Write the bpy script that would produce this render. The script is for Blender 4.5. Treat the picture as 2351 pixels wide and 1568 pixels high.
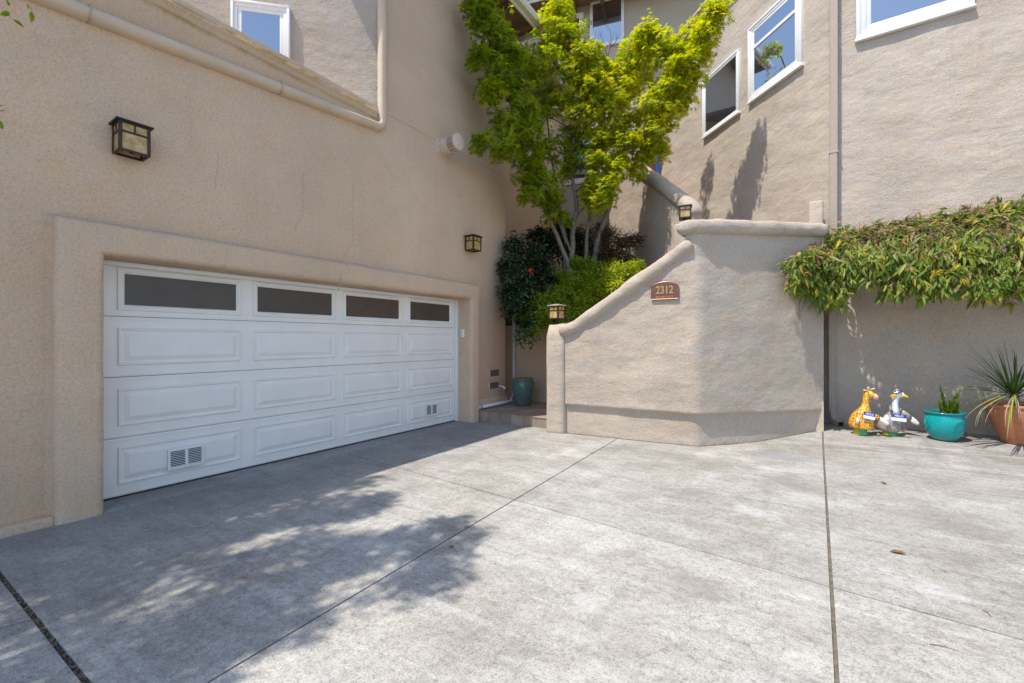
import bpy, bmesh, math, random
import numpy as np
from mathutils import Vector, Matrix, noise as mnoise

for _o in list(bpy.data.objects):
    bpy.data.objects.remove(_o)
SC = bpy.context.scene
COL = SC.collection
R_ = math.radians

# ------------------------------------------------------------------ camera
FPX, CX, HY, CAMZ, TH = 1010.0, 1175.5, 781.0, 1.43, R_(34)
cam_d = bpy.data.cameras.new('camera')
cam_d.sensor_width = 36
cam_d.lens = 36 * FPX / 2351
cam_d.shift_y = -3 / 2351
cam_d.clip_end = 2000
cam = bpy.data.objects.new('camera', cam_d)
cam.location = (0, 0, CAMZ)
cam.rotation_euler = (R_(90), 0, TH)
COL.objects.link(cam)
SC.camera = cam

# ------------------------------------------------------------------ sky, sun, exposure
SUN = Vector((-0.235, -0.45, 1.0)).normalized()
world = bpy.data.worlds.new('World')
SC.world = world
world.use_nodes = True
wn = world.node_tree
wn.nodes.clear()
sky = wn.nodes.new('ShaderNodeTexSky')
sky.sky_type = 'NISHITA'
sky.sun_disc = False
sky.sun_elevation = math.asin(SUN.z)
sky.sun_rotation = math.atan2(SUN.x, SUN.y)
sky.air_density = 1.0
sky.dust_density = 0.6
sky.ozone_density = 1.0
bg = wn.nodes.new('ShaderNodeBackground')
bg.inputs[1].default_value = 0.15
wo = wn.nodes.new('ShaderNodeOutputWorld')
wn.links.new(sky.outputs[0], bg.inputs[0])
wn.links.new(bg.outputs[0], wo.inputs[0])
sd = bpy.data.lights.new('sun', 'SUN')
sd.energy = 3.2
sd.angle = R_(0.53)
sd.color = (1.0, 0.93, 0.82)
sun = bpy.data.objects.new('sun', sd)
sun.rotation_euler = SUN.to_track_quat('Z', 'Y').to_euler()
sun.location = (-5, -9, 20)
COL.objects.link(sun)
SC.view_settings.view_transform = 'Standard'
SC.view_settings.look = 'None'
SC.view_settings.exposure = 0.76
SC.view_settings.gamma = 1.0
SC.view_settings.use_curve_mapping = False

# ------------------------------------------------------------------ pixel -> place helpers
FW = Vector((-math.sin(TH), math.cos(TH), 0))
RT = Vector((math.cos(TH), math.sin(TH), 0))
CAM = Vector((0, 0, CAMZ))


def ray(c, r):
    return FW + RT * ((c - CX) / FPX) + Vector((0, 0, (HY - r) / FPX))


def hit(c, r, p, n):
    d = ray(c, r)
    p, n = Vector(p), Vector(n)
    return CAM + d * ((p - CAM).dot(n) / d.dot(n))


def at(c, r, depth):
    return CAM + ray(c, r) * depth


def sst(a, b, t):
    u = min(1, max(0, (t - a) / (b - a)))
    return u * u * (3 - 2 * u)


def gz(x, y):
    return .012 * (x + 4.9) + .13 * sst(6.3, 7.6, y) * sst(-1.5, .2, x)


def gp(c, r):
    z = .05
    for _ in range(25):
        p = hit(c, r, (0, 0, z), (0, 0, 1))
        z = .5 * z + .5 * gz(p.x, p.y)
    return p


# ------------------------------------------------------------------ object helpers
def mesh_obj(name, verts, faces, mats, parent=None, smooth=False, midx=None):
    me = bpy.data.meshes.new(name)
    me.from_pydata([tuple(v) for v in verts], [], faces)
    if not isinstance(mats, (list, tuple)):
        mats = [mats]
    for m in mats:
        me.materials.append(m)
    if midx is not None:
        me.polygons.foreach_set('material_index', midx)
    if smooth:
        me.polygons.foreach_set('use_smooth', [True] * len(me.polygons))
    me.update()
    o = bpy.data.objects.new(name, me)
    COL.objects.link(o)
    if parent is not None:
        o.parent = parent
    return o


def tag(o, label=None, cat=None, group=None, kind=None):
    if label:
        o['label'] = label
    if cat:
        o['category'] = cat
    if group:
        o['group'] = group
    if kind:
        o['kind'] = kind
    return o


def empty(name, loc=(0, 0, 0), rz=0, **k):
    o = bpy.data.objects.new(name, None)
    o.empty_display_size = .1
    COL.objects.link(o)
    o.location = loc
    o.rotation_euler = (0, 0, rz)
    tag(o, **k)
    return o


class MB:
    def __init__(self):
        self.v, self.f, self.m = [], [], []

    def add(self, vs, fs, mi=0):
        b = len(self.v)
        self.v += [Vector(v) for v in vs]
        self.f += [tuple(b + i for i in f) for f in fs]
        self.m += [mi] * len(fs)
        return self

    def box(self, x0, x1, y0, y1, z0, z1, bev=0, mi=0, M=None, seg=2):
        if bev <= 0:
            vs = [(x0, y0, z0), (x1, y0, z0), (x1, y1, z0), (x0, y1, z0), (x0, y0, z1), (x1, y0, z1), (x1, y1, z1), (x0, y1, z1)]
            fs = [(3, 2, 1, 0), (4, 5, 6, 7), (0, 1, 5, 4), (1, 2, 6, 5), (2, 3, 7, 6), (3, 0, 4, 7)]
        else:
            bm = bmesh.new()
            bmesh.ops.create_cube(bm, size=1)
            for v in bm.verts:
                v.co = Vector(((x0 + x1) / 2 + v.co.x * (x1 - x0), (y0 + y1) / 2 + v.co.y * (y1 - y0), (z0 + z1) / 2 + v.co.z * (z1 - z0)))
            bmesh.ops.bevel(bm, geom=bm.edges[:], offset=bev, segments=seg, profile=.5, affect='EDGES')
            bm.verts.index_update()
            vs = [v.co.copy() for v in bm.verts]
            fs = [[v.index for v in f.verts] for f in bm.faces]
            bm.free()
        if M is not None:
            vs = [M @ Vector(v) for v in vs]
        return self.add(vs, fs, mi)

    def tube(self, path, rad, n=8, mi=0, cap=True, closed=False, flat=None, flatn=1):
        path = [Vector(p) for p in path]
        if not isinstance(rad, (list, tuple)):
            rad = [rad] * len(path)
        vs, fs = [], []
        t0 = (path[1] - path[0]).normalized()
        ref = Vector((0, 0, 1)) if abs(t0.z) < .9 else Vector((1, 0, 0))
        nrm = t0.cross(ref).normalized()
        L = len(path)
        for i, p in enumerate(path):
            if closed:
                t = (path[(i + 1) % L] - path[i - 1]).normalized()
            else:
                t = (path[min(i + 1, L - 1)] - path[max(i - 1, 0)]).normalized()
            nrm = (nrm - t * nrm.dot(t)).normalized()
            bn = t.cross(nrm)
            for k in range(n):
                a = 2 * math.pi * k / n
                vs.append(p + nrm * (math.cos(a) * rad[i] * flatn) + bn * (math.sin(a) * rad[i] * (flat or 1)))
        for i in range(L if closed else L - 1):
            j = (i + 1) % L
            for k in range(n):
                q = (k + 1) % n
                fs.append((i * n + k, i * n + q, j * n + q, j * n + k))
        if cap and not closed:
            fs.append(tuple(range(n - 1, -1, -1)))
            fs.append(tuple((L - 1) * n + k for k in range(n)))
        return self.add(vs, fs, mi)

    def lathe(self, prof, n=32, mi=0, M=None, sy=1):
        vs, fs = [], []
        for (r, z) in prof:
            for k in range(n):
                a = 2 * math.pi * k / n
                v = Vector((r * math.cos(a), r * math.sin(a) * sy, z))
                vs.append(M @ v if M is not None else v)
        for i in range(len(prof) - 1):
            for k in range(n):
                q = (k + 1) % n
                fs.append((i * n + k, i * n + q, (i + 1) * n + q, (i + 1) * n + k))
        return self.add(vs, fs, mi)

    def prism(self, poly, o, u, v, n, t, mi=0):
        """polygon (a,b) in plane o+u*a+v*b, extruded by n*t"""
        o, u, v, n = Vector(o), Vector(u), Vector(v), Vector(n)
        k = len(poly)
        vs = [o + u * a + v * b for a, b in poly] + [o + u * a + v * b + n * t for a, b in poly]
        fs = [tuple(range(k - 1, -1, -1)), tuple(range(k, 2 * k))]
        fs += [(i, (i + 1) % k, k + (i + 1) % k, k + i) for i in range(k)]
        return self.add(vs, fs, mi)

    def build(self, name, mats, parent=None, smooth=False, fix=True, auto=False):
        o = mesh_obj(name, self.v, self.f, mats, parent, smooth, self.m)
        if fix:
            bm = bmesh.new()
            bm.from_mesh(o.data)
            bmesh.ops.recalc_face_normals(bm, faces=bm.faces[:])
            bm.to_mesh(o.data)
            bm.free()
        if auto:
            try:
                o.data.set_sharp_from_angle(angle=R_(40))
            except Exception:
                pass
        return o


def bevel_obj(o, w, seg=3, ang=30):
    m = o.modifiers.new('bevel', 'BEVEL')
    m.width = w
    m.segments = seg
    m.limit_method = 'ANGLE'
    m.angle_limit = R_(ang)
    o.data.polygons.foreach_set('use_smooth', [True] * len(o.data.polygons))
    return o


def fbm(p, amp=1.0):
    return amp * (mnoise.noise(p * 1.7) * .6 + mnoise.noise(p * 4.3 + Vector((9, 3, 1))) * .3 + mnoise.noise(p * 9.1) * .12)


def grid_wall(name, nu, nv, pos, nor, thick, amp, mat, parent=None, close_u=True):
    """lumpy front skin + straight back skin + rims, a closed solid. pos(u,v), nor(u) with u,v in 0..1"""
    vs, fs = [], []
    W = nv + 1
    for i in range(nu + 1):
        for j in range(W):
            u, v = i / nu, j / nv
            p, n = Vector(pos(u, v)), Vector(nor(u))
            q = Vector((p.x, p.y, p.z * 1.3))
            vs.append(p + n * fbm(q, amp))
    N = len(vs)
    for i in range(nu + 1):
        for j in range(W):
            u, v = i / nu, j / nv
            p, n = Vector(pos(u, v)), Vector(nor(u))
            vs.append(p - n * thick)
    for i in range(nu):
        for j in range(nv):
            a, b, c, d = i * W + j, (i + 1) * W + j, (i + 1) * W + j + 1, i * W + j + 1
            fs.append((a, b, c, d))
            fs.append((N + d, N + c, N + b, N + a))
    for i in range(nu):
        a, b = i * W, (i + 1) * W
        fs.append((N + a, N + b, b, a))
        a, b = i * W + nv, (i + 1) * W + nv
        fs.append((a, b, N + b, N + a))
    for j in range(nv):
        a, b = j, j + 1
        fs.append((a, b, N + b, N + a))
        a, b = nu * W + j, nu * W + j + 1
        fs.append((b, a, N + a, N + b))
    o = mesh_obj(name, vs, fs, mat, parent, True)
    bm = bmesh.new()
    bm.from_mesh(o.data)
    bmesh.ops.recalc_face_normals(bm, faces=bm.faces[:])
    bm.to_mesh(o.data)
    bm.free()
    try:
        o.data.set_sharp_from_angle(angle=R_(50))
    except Exception:
        pass
    return o


def loft(name, path, w, h, mat, parent=None, amp=.008, n=14, power=3.0, side=None, endround=.5, tilt=False, step=.04):
    """rounded, hand-trowelled coping swept along a path; section upright, width w across, height h"""
    path = [Vector(p) for p in path]
    pts = [path[0]]
    for a, b in zip(path[:-1], path[1:]):
        k = max(1, int((b - a).length / step))
        pts += [a.lerp(b, (i + 1) / k) for i in range(k)]
    for _ in range(2):
        pts = [pts[0]] + [(pts[i - 1] + pts[i] * 2 + pts[i + 1]) / 4 for i in range(1, len(pts) - 1)] + [pts[-1]]
    L = len(pts)
    vs, fs = [], []
    tot = sum((pts[i + 1] - pts[i]).length for i in range(L - 1))
    s = 0
    for i, p in enumerate(pts):
        if i:
            s += (pts[i] - pts[i - 1]).length
        t = (pts[min(i + 1, L - 1)] - pts[max(i - 1, 0)])
        th = Vector((t.x, t.y, 0)).normalized()
        across = Vector((th.y, -th.x, 0))
        up = t.normalized().cross(across).normalized()
        if up.z < 0:
            up = -up
        e = min(s, tot - s)
        er = endround * h
        k = 1.0 if e >= er else max(.5, math.sqrt(max(0, 1 - (1 - e / er) ** 2)))
        for q in range(n):
            a = 2 * math.pi * q / n
            ca, sa = math.cos(a), math.sin(a)
            rr = (abs(ca) ** power + abs(sa) ** power) ** (-1 / power)
            v = p + across * (ca * rr * w / 2 * (.6 + .4 * k)) + up * (sa * rr * h / 2 * k)
            nn = (across * ca + up * sa)
            v = v + nn * fbm(v * 1.8, amp * 2)
            vs.append(v)
    for i in range(L - 1):
        for q in range(n):
            r = (q + 1) % n
            fs.append((i * n + q, i * n + r, (i + 1) * n + r, (i + 1) * n + q))
    fs.append(tuple(range(n - 1, -1, -1)))
    fs.append(tuple((L - 1) * n + k for k in range(n)))
    o = mesh_obj(name, vs, fs, mat, parent, True)
    bm = bmesh.new()
    bm.from_mesh(o.data)
    bmesh.ops.recalc_face_normals(bm, faces=bm.faces[:])
    bm.to_mesh(o.data)
    bm.free()
    return o


def text_mesh(name, body, size, M, mat, parent, ext=.001, sx=1.0, bold=0.0):
    cu = bpy.data.curves.new(name, 'FONT')
    cu.body = body
    cu.size = size
    cu.extrude = ext
    cu.offset = bold
    cu.align_x = 'CENTER'
    cu.align_y = 'CENTER'
    t = bpy.data.objects.new('tmp_text', cu)
    COL.objects.link(t)
    bpy.context.view_layer.update()
    me = bpy.data.meshes.new_from_object(t.evaluated_get(bpy.context.evaluated_depsgraph_get()))
    bpy.data.objects.remove(t)
    me.transform(M @ Matrix.Diagonal((sx, 1, 1, 1)))
    me.materials.clear()
    me.materials.append(mat)
    me.name = name
    o = bpy.data.objects.new(name, me)
    COL.objects.link(o)
    o.parent = parent
    return o


def copy_tree(o, parent=None):
    c = o.copy()
    COL.objects.link(c)
    c.parent = parent
    for ch in list(o.children):
        copy_tree(ch, c)
    return c


# ------------------------------------------------------------------ materials
def new_mat(name):
    m = bpy.data.materials.new(name)
    m.use_nodes = True
    nt = m.node_tree
    b = nt.nodes['Principled BSDF']
    return m, nt, b


def nd(nt, typ, **k):
    n = nt.nodes.new(typ)
    for a, v in k.items():
        if a in n.inputs:
            n.inputs[a].default_value = v
        else:
            setattr(n, a, v)
    return n


def ramp(nt, fac, stops):
    r = nt.nodes.new('ShaderNodeValToRGB')
    el = r.color_ramp.elements
    while len(el) < len(stops):
        el.new(.5)
    for e, (p, c) in zip(el, stops):
        e.position = p
        e.color = (c[0], c[1], c[2], 1) if isinstance(c, (tuple, list)) else (c, c, c, 1)
    nt.links.new(fac, r.inputs[0])
    return r.outputs[0]


def mixc(nt, fac, a, b, blend='MIX'):
    m = nt.nodes.new('ShaderNodeMix')
    m.data_type = 'RGBA'
    m.blend_type = blend
    for s, i in ((a, 6), (b, 7)):
        if isinstance(s, (tuple, list)):
            m.inputs[i].default_value = (s[0], s[1], s[2], 1)
        else:
            nt.links.new(s, m.inputs[i])
    if isinstance(fac, (int, float)):
        m.inputs[0].default_value = fac
    else:
        nt.links.new(fac, m.inputs[0])
    return m.outputs[2]


def mathn(nt, op, a, b=None):
    m = nt.nodes.new('ShaderNodeMath')
    m.operation = op
    for s, i in ((a, 0), (b, 1)):
        if s is None:
            continue
        if isinstance(s, (int, float)):
            m.inputs[i].default_value = s
        else:
            nt.links.new(s, m.inputs[i])
    return m.outputs[0]


def pos_out(nt, scale=(1, 1, 1), rot=(0, 0, 0)):
    g = nt.nodes.new('ShaderNodeNewGeometry')
    mp = nt.nodes.new('ShaderNodeMapping')
    mp.inputs['Scale'].default_value = scale
    mp.inputs['Rotation'].default_value = rot
    nt.links.new(g.outputs['Position'], mp.inputs[0])
    return mp.outputs[0]


def noise_n(nt, vec, scale, detail=3, rough=.55):
    n = nt.nodes.new('ShaderNodeTexNoise')
    n.inputs['Scale'].default_value = scale
    n.inputs['Detail'].default_value = detail
    n.inputs['Roughness'].default_value = rough
    nt.links.new(vec, n.inputs['Vector'])
    return n.outputs[0]


def bump(nt, h, strength, dist, prev=None):
    b = nt.nodes.new('ShaderNodeBump')
    b.inputs['Strength'].default_value = strength
    b.inputs['Distance'].default_value = dist
    nt.links.new(h, b.inputs['Height'])
    if prev is not None:
        nt.links.new(prev, b.inputs['Normal'])
    return b.outputs[0]


def stucco(name, col, grain=.006, lump=.03, var=.12, warm=None, gscale=70):
    m, nt, b = new_mat(name)
    p = pos_out(nt)
    big = noise_n(nt, p, .8, 4, .6)
    med = noise_n(nt, p, 5, 4, .6)
    fine = noise_n(nt, p, gscale, 4, .75)
    lo = tuple(c * (1 - var) for c in col)
    hi = tuple(min(1, c * (1 + var * .8)) for c in col)
    c1 = ramp(nt, big, [(.3, lo), (.7, hi)])
    w = warm or (col[0] * 1.04, col[1] * .93, col[2] * .8)
    f = ramp(nt, med, [(.46, 0.0), (.74, .7)])
    c2 = mixc(nt, f, c1, w)
    sp = ramp(nt, fine, [(.34, .80), (.52, 1.0), (.7, 1.08)])
    stk = noise_n(nt, pos_out(nt, (2.2, 2.2, .35)), 2.4, 4, .6)
    c2 = mixc(nt, ramp(nt, stk, [(.54, 0.0), (.78, .3)]), c2, tuple(x * .76 for x in col))
    pat = noise_n(nt, pos_out(nt, (1, 1, 1.5), (.4, .3, .9)), 3.1, 5, .7)
    c2 = mixc(nt, ramp(nt, pat, [(.57, 0.0), (.68, .24)]), c2, tuple(x * .80 for x in col))
    c3 = mixc(nt, 1.0, c2, sp, 'MULTIPLY')
    nt.links.new(c3, b.inputs['Base Color'])
    b.inputs['Roughness'].default_value = .92
    b.inputs['Specular IOR Level'].default_value = .2
    pl = pos_out(nt, (1, 1, 1.7), (.45, .7, .2))
    lumps = noise_n(nt, pl, 1.9, 3, .5)
    med2 = noise_n(nt, pos_out(nt, (1.2, 1.2, 2.0), (.7, .2, .5)), 7.5, 2, .5)
    grn = noise_n(nt, p, gscale * 1.35, 3, .65)
    msk = ramp(nt, noise_n(nt, pos_out(nt, (1, 1, 1.6), (.5, .2, .4)), 1.6, 4, .6), [(.38, .12), (.62, 1.0)])
    grn = mathn(nt, 'MULTIPLY', grn, msk)
    n1 = bump(nt, lumps, .8, lump)
    n1 = bump(nt, med2, .6, lump * .22, n1)
    n2 = bump(nt, grn, .7, grain, n1)
    nt.links.new(n2, b.inputs['Normal'])
    return m


def plain(name, col, rough=.5, metal=0, spec=.5, var=0.0, vscale=20, bumpd=0, bscale=60, coat=0):
    m, nt, b = new_mat(name)
    b.inputs['Roughness'].default_value = rough
    b.inputs['Metallic'].default_value = metal
    b.inputs['Specular IOR Level'].default_value = spec
    if coat:
        b.inputs['Coat Weight'].default_value = coat
    if var:
        tc = nt.nodes.new('ShaderNodeTexCoord')
        n = noise_n(nt, tc.outputs['Object'], vscale, 4, .6)
        c = ramp(nt, n, [(.3, tuple(x * (1 - var) for x in col)), (.7, tuple(min(1, x * (1 + var)) for x in col))])
        nt.links.new(c, b.inputs['Base Color'])
    else:
        b.inputs['Base Color'].default_value = (*col, 1)
    if bumpd:
        tc = nt.nodes.new('ShaderNodeTexCoord')
        n = noise_n(nt, tc.outputs['Object'], bscale, 3, .6)
        nt.links.new(bump(nt, n, .8, bumpd), b.inputs['Normal'])
    return m


def leafmat(name, a, b_, trans=.45, rough=.45, vscale=3.0, spec=.35):
    m, nt, b = new_mat(name)
    p = pos_out(nt)
    n = noise_n(nt, p, vscale, 3, .6)
    n2 = noise_n(nt, p, 45, 1, .5)
    f = mathn(nt, 'ADD', mathn(nt, 'MULTIPLY', n, .6), mathn(nt, 'MULTIPLY', n2, .4))
    c = ramp(nt, f, [(.36, a), (.64, b_)])
    nt.links.new(c, b.inputs['Base Color'])
    b.inputs['Roughness'].default_value = rough
    b.inputs['Specular IOR Level'].default_value = spec
    tr = nt.nodes.new('ShaderNodeBsdfTranslucent')
    hs = nt.nodes.new('ShaderNodeHueSaturation')
    hs.inputs['Saturation'].default_value = 1.1
    hs.inputs['Value'].default_value = 1.15
    nt.links.new(c, hs.inputs['Color'])
    nt.links.new(hs.outputs[0], tr.inputs[0])
    mx = nt.nodes.new('ShaderNodeMixShader')
    mx.inputs[0].default_value = trans
    nt.links.new(b.outputs[0], mx.inputs[1])
    nt.links.new(tr.outputs[0], mx.inputs[2])
    nt.links.new(mx.outputs[0], nt.nodes['Material Output'].inputs[0])
    return m


def glassmat(name, dark=(.02, .022, .025), refl=.4, rough=.01):
    m, nt, b = new_mat(name)
    b.inputs['Base Color'].default_value = (*dark, 1)
    b.inputs['Roughness'].default_value = .25
    g = nt.nodes.new('ShaderNodeBsdfGlossy')
    g.inputs['Roughness'].default_value = rough
    g.inputs['Color'].default_value = (.92, .95, 1, 1)
    fr = nt.nodes.new('ShaderNodeFresnel')
    fr.inputs[0].default_value = 1.5
    f = mathn(nt, 'MINIMUM', mathn(nt, 'ADD', mathn(nt, 'MULTIPLY', fr.outputs[0], 1.2), refl), 1.0)
    mx = nt.nodes.new('ShaderNodeMixShader')
    nt.links.new(f, mx.inputs[0])
    nt.links.new(b.outputs[0], mx.inputs[1])
    nt.links.new(g.outputs[0], mx.inputs[2])
    nt.links.new(mx.outputs[0], nt.nodes['Material Output'].inputs[0])
    return m


def concrete_mat():
    m, nt, b = new_mat('driveway_concrete')
    p = pos_out(nt)
    big = noise_n(nt, p, .85, 6, .66)
    med = noise_n(nt, p, 3.2, 5, .65)
    streak = noise_n(nt, pos_out(nt, (1.2, 9, 1), (0, 0, R_(-14))), 1.4, 4, .65)
    fine = noise_n(nt, p, 120, 2, .7)
    spk = noise_n(nt, p, 46, 3, .8)
    spk2 = noise_n(nt, p, 26, 4, .75)
    c = ramp(nt, big, [(.30, (.30, .28, .25)), (.45, (.395, .378, .345)), (.56, (.45, .436, .408)), (.72, (.51, .50, .48))])
    c = mixc(nt, mathn(nt, 'MULTIPLY', ramp(nt, med, [(.46, 0.0), (.70, 1.0)]), .5), c, (.27, .25, .225))
    c = mixc(nt, mathn(nt, 'MULTIPLY', ramp(nt, streak, [(.52, 0.0), (.70, 1.0)]), .5), c, (.25, .245, .24))
    c = mixc(nt, mathn(nt, 'MULTIPLY', ramp(nt, streak, [(.26, 1.0), (.44, 0.0)]), .4), c, (.60, .60, .60))
    c = mixc(nt, 1.0, c, ramp(nt, fine, [(.33, .66), (.55, 1.04)]), 'MULTIPLY')
    c = mixc(nt, 1.0, c, ramp(nt, spk, [(.33, .7), (.46, 1.0)]), 'MULTIPLY')
    c = mixc(nt, 1.0, c, ramp(nt, spk2, [(.30, .72), (.50, 1.0), (.7, 1.12)]), 'MULTIPLY')
    oi = nt.nodes.new('ShaderNodeObjectInfo')
    c = mixc(nt, 1.0, c, ramp(nt, oi.outputs['Random'], [(0.0, .90), (1.0, 1.08)]), 'MULTIPLY')
    blot = noise_n(nt, p, 1.7, 6, .72)
    c = mixc(nt, ramp(nt, blot, [(.56, 0.0), (.64, .38)]), c, (.54, .54, .53))
    c = mixc(nt, ramp(nt, blot, [(.36, .42), (.44, 0.0)]), c, (.235, .222, .21))
    vs_ = nt.nodes.new('ShaderNodeTexVoronoi')
    vs_.inputs['Scale'].default_value = 2.3
    nt.links.new(p, vs_.inputs['Vector'])
    c = mixc(nt, ramp(nt, mathn(nt, 'ADD', vs_.outputs['Distance'], mathn(nt, 'MULTIPLY', spk2, .06)), [(.045, .6), (.075, 0.0)]), c, (.14, .13, .125))
    tyre = noise_n(nt, pos_out(nt, (4.5, .25, 1), (0, 0, R_(3))), 1.6, 3, .6)
    c = mixc(nt, mathn(nt, 'MULTIPLY', ramp(nt, tyre, [(.58, 0.0), (.72, .5)]), ramp(nt, med, [(.35, .2), (.6, 1.0)])), c, (.22, .215, .215))
    # grime along the house side of the drive, ragged by noise
    sx = nt.nodes.new('ShaderNodeSeparateXYZ')
    nt.links.new(p, sx.inputs[0])
    yy = mathn(nt, 'ADD', sx.outputs[1], mathn(nt, 'MULTIPLY', med, 1.6))
    band = mathn(nt, 'MULTIPLY', ramp(nt, mathn(nt, 'MULTIPLY', yy, .1), [(.685, 0.0), (.76, 1.0)]), ramp(nt, mathn(nt, 'ADD', mathn(nt, 'MULTIPLY', sx.outputs[0], .1), .5), [(.42, 0.0), (.52, 1.0)]))
    band = mathn(nt, 'MULTIPLY', band, ramp(nt, streak, [(.35, .25), (.6, .9)]))
    c = mixc(nt, mathn(nt, 'MULTIPLY', band, .55), c, (.17, .15, .135))
    # greyer towards the garage door, ragged by noise
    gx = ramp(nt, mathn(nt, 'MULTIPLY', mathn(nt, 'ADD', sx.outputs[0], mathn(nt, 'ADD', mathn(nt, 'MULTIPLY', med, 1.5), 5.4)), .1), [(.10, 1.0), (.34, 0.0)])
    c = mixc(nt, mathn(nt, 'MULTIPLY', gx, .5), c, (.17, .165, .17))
    # drying patch in front of the stair wall
    e1 = mathn(nt, 'POWER', mathn(nt, 'DIVIDE', mathn(nt, 'SUBTRACT', sx.outputs[0], STAIN[0]), .36), 2)
    e2 = mathn(nt, 'POWER', mathn(nt, 'DIVIDE', mathn(nt, 'SUBTRACT', sx.outputs[1], STAIN[1]), .26), 2)
    ee = mathn(nt, 'ADD', mathn(nt, 'ADD', e1, e2), mathn(nt, 'MULTIPLY', mathn(nt, 'SUBTRACT', med, .5), 3.2))
    c = mixc(nt, ramp(nt, mathn(nt, 'MULTIPLY', ee, .5), [(.2, .5), (.55, 0.0)]), c, (.22, .23, .26))
    nt.links.new(c, b.inputs['Base Color'])
    b.inputs['Roughness'].default_value = .9
    b.inputs['Specular IOR Level'].default_value = .25
    n1 = bump(nt, med, .3, .01)
    n2 = bump(nt, fine, .7, .003, n1)
    nt.links.new(n2, b.inputs['Normal'])
    return m


STAIN = gp(1785, 1046)
M = {}
M['st_garage'] = stucco('stucco_warm_tan', (.665, .50, .36), .009, .022, .08, gscale=55)
M['st_bay'] = stucco('stucco_sand', (.50, .428, .36), .019, .036, .12, gscale=48)
M['st_house'] = stucco('stucco_light_sand', (.50, .432, .368), .014, .040, .14, gscale=48)
M['st_back'] = stucco('stucco_back', (.50, .42, .33), .004, .012, .06)
M['trim'] = plain('tan_painted_trim', (.62, .49, .36), .6, var=.07, vscale=3)
M['white'] = plain('white_window_vinyl', (.82, .82, .82), .35, var=.03)
M['door'] = plain('white_garage_door', (.84, .82, .785), .42, var=.04, vscale=3, bumpd=.0006, bscale=140)
M['fascia'] = plain('cream_fascia_paint', (.72, .69, .58), .5, var=.05)
M['soffit'] = plain('brown_soffit_wood', (.22, .13, .075), .7, var=.15, vscale=5)
M['tile_red'] = plain('terracotta_stair_tile', (.33, .13, .07), .6, var=.2)
M['glass'] = glassmat('window_glass')
M['frost'] = plain('frosted_brown_glass', (.07, .052, .045), .28, spec=.6, var=.2, vscale=3, bumpd=.001, bscale=300)
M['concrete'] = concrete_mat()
M['joint'] = plain('joint_dirt', (.15, .13, .105), .95, var=.4, vscale=30, bumpd=.01)
M['soil'] = plain('dark_soil', (.055, .042, .03), .95, var=.4, vscale=12, bumpd=.02, bscale=30)
M['bronze'] = plain('dark_bronze_metal', (.06, .045, .035), .5, .6, var=.2)
M['white_pipe'] = plain('white_pvc', (.78, .80, .82), .3)
M['galv'] = plain('painted_flue_metal', (.64, .53, .43), .4, .0, var=.1)
M['dark'] = plain('dark_void', (.015, .014, .013), .9)
M['crack'] = plain('crack_dark', (.50, .375, .265), .95)

# ------------------------------------------------------------------ ground: base sheet and concrete slabs
ground = MB().add([(-400, -400, -.12), (400, -400, -.12), (400, 400, -.12), (-400, 400, -.12)], [(0, 1, 2, 3)]).build('ground', M['joint'], fix=False)
tag(ground, 'dark earth under and around the concrete driveway', None, None, 'structure')
ground.name = 'ground'

drive = empty('driveway', (0, 0, 0), 0, label='grey weathered concrete driveway divided by dark joints', kind='structure')


def slab(name, cuts, x0=-4.815, x1=9.0, y0=-9, y1=8.3, gap=.007, step=.3, mat=None):
    """cuts: list of (p, q, keep_side, gap) lines"""
    bm = bmesh.new()
    nx, ny = int((x1 - x0) / step), int((y1 - y0) / step)
    bmesh.ops.create_grid(bm, x_segments=nx, y_segments=ny, size=.5)
    for v in bm.verts:
        v.co = Vector((x0 + (v.co.x + .5) * (x1 - x0), y0 + (v.co.y + .5) * (y1 - y0), 0))
    for (p, q, side, gp_) in cuts:
        d = Vector((q[0] - p[0], q[1] - p[1], 0)).normalized()
        n = Vector((d.y, -d.x, 0)) * side
        co = Vector((p[0], p[1], 0)) + n * gp_
        bmesh.ops.bisect_plane(bm, geom=bm.verts[:] + bm.edges[:] + bm.faces[:], plane_co=co, plane_no=n, clear_inner=True)
    be = [e for e in bm.edges if e.is_boundary]
    r = bmesh.ops.extrude_edge_only(bm, edges=be)
    low = [v for v in r['geom'] if isinstance(v, bmesh.types.BMVert)]
    ls = set(low)
    for v in bm.verts:
        v.co.z = gz(v.co.x, v.co.y) - (.09 if v in ls else 0)
    bmesh.ops.recalc_face_normals(bm, faces=bm.faces[:])
    me = bpy.data.meshes.new(name)
    bm.to_mesh(me)
    bm.free()
    if me.polygons and sum(1 for p in me.polygons if p.normal.z > .9) and next(p for p in me.polygons if abs(p.normal.z) > .9).normal.z < 0:
        me.flip_normals()
    me.materials.append(mat or M['concrete'])
    o = bpy.data.objects.new(name, me)
    COL.objects.link(o)
    o.parent = drive
    return o


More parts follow.
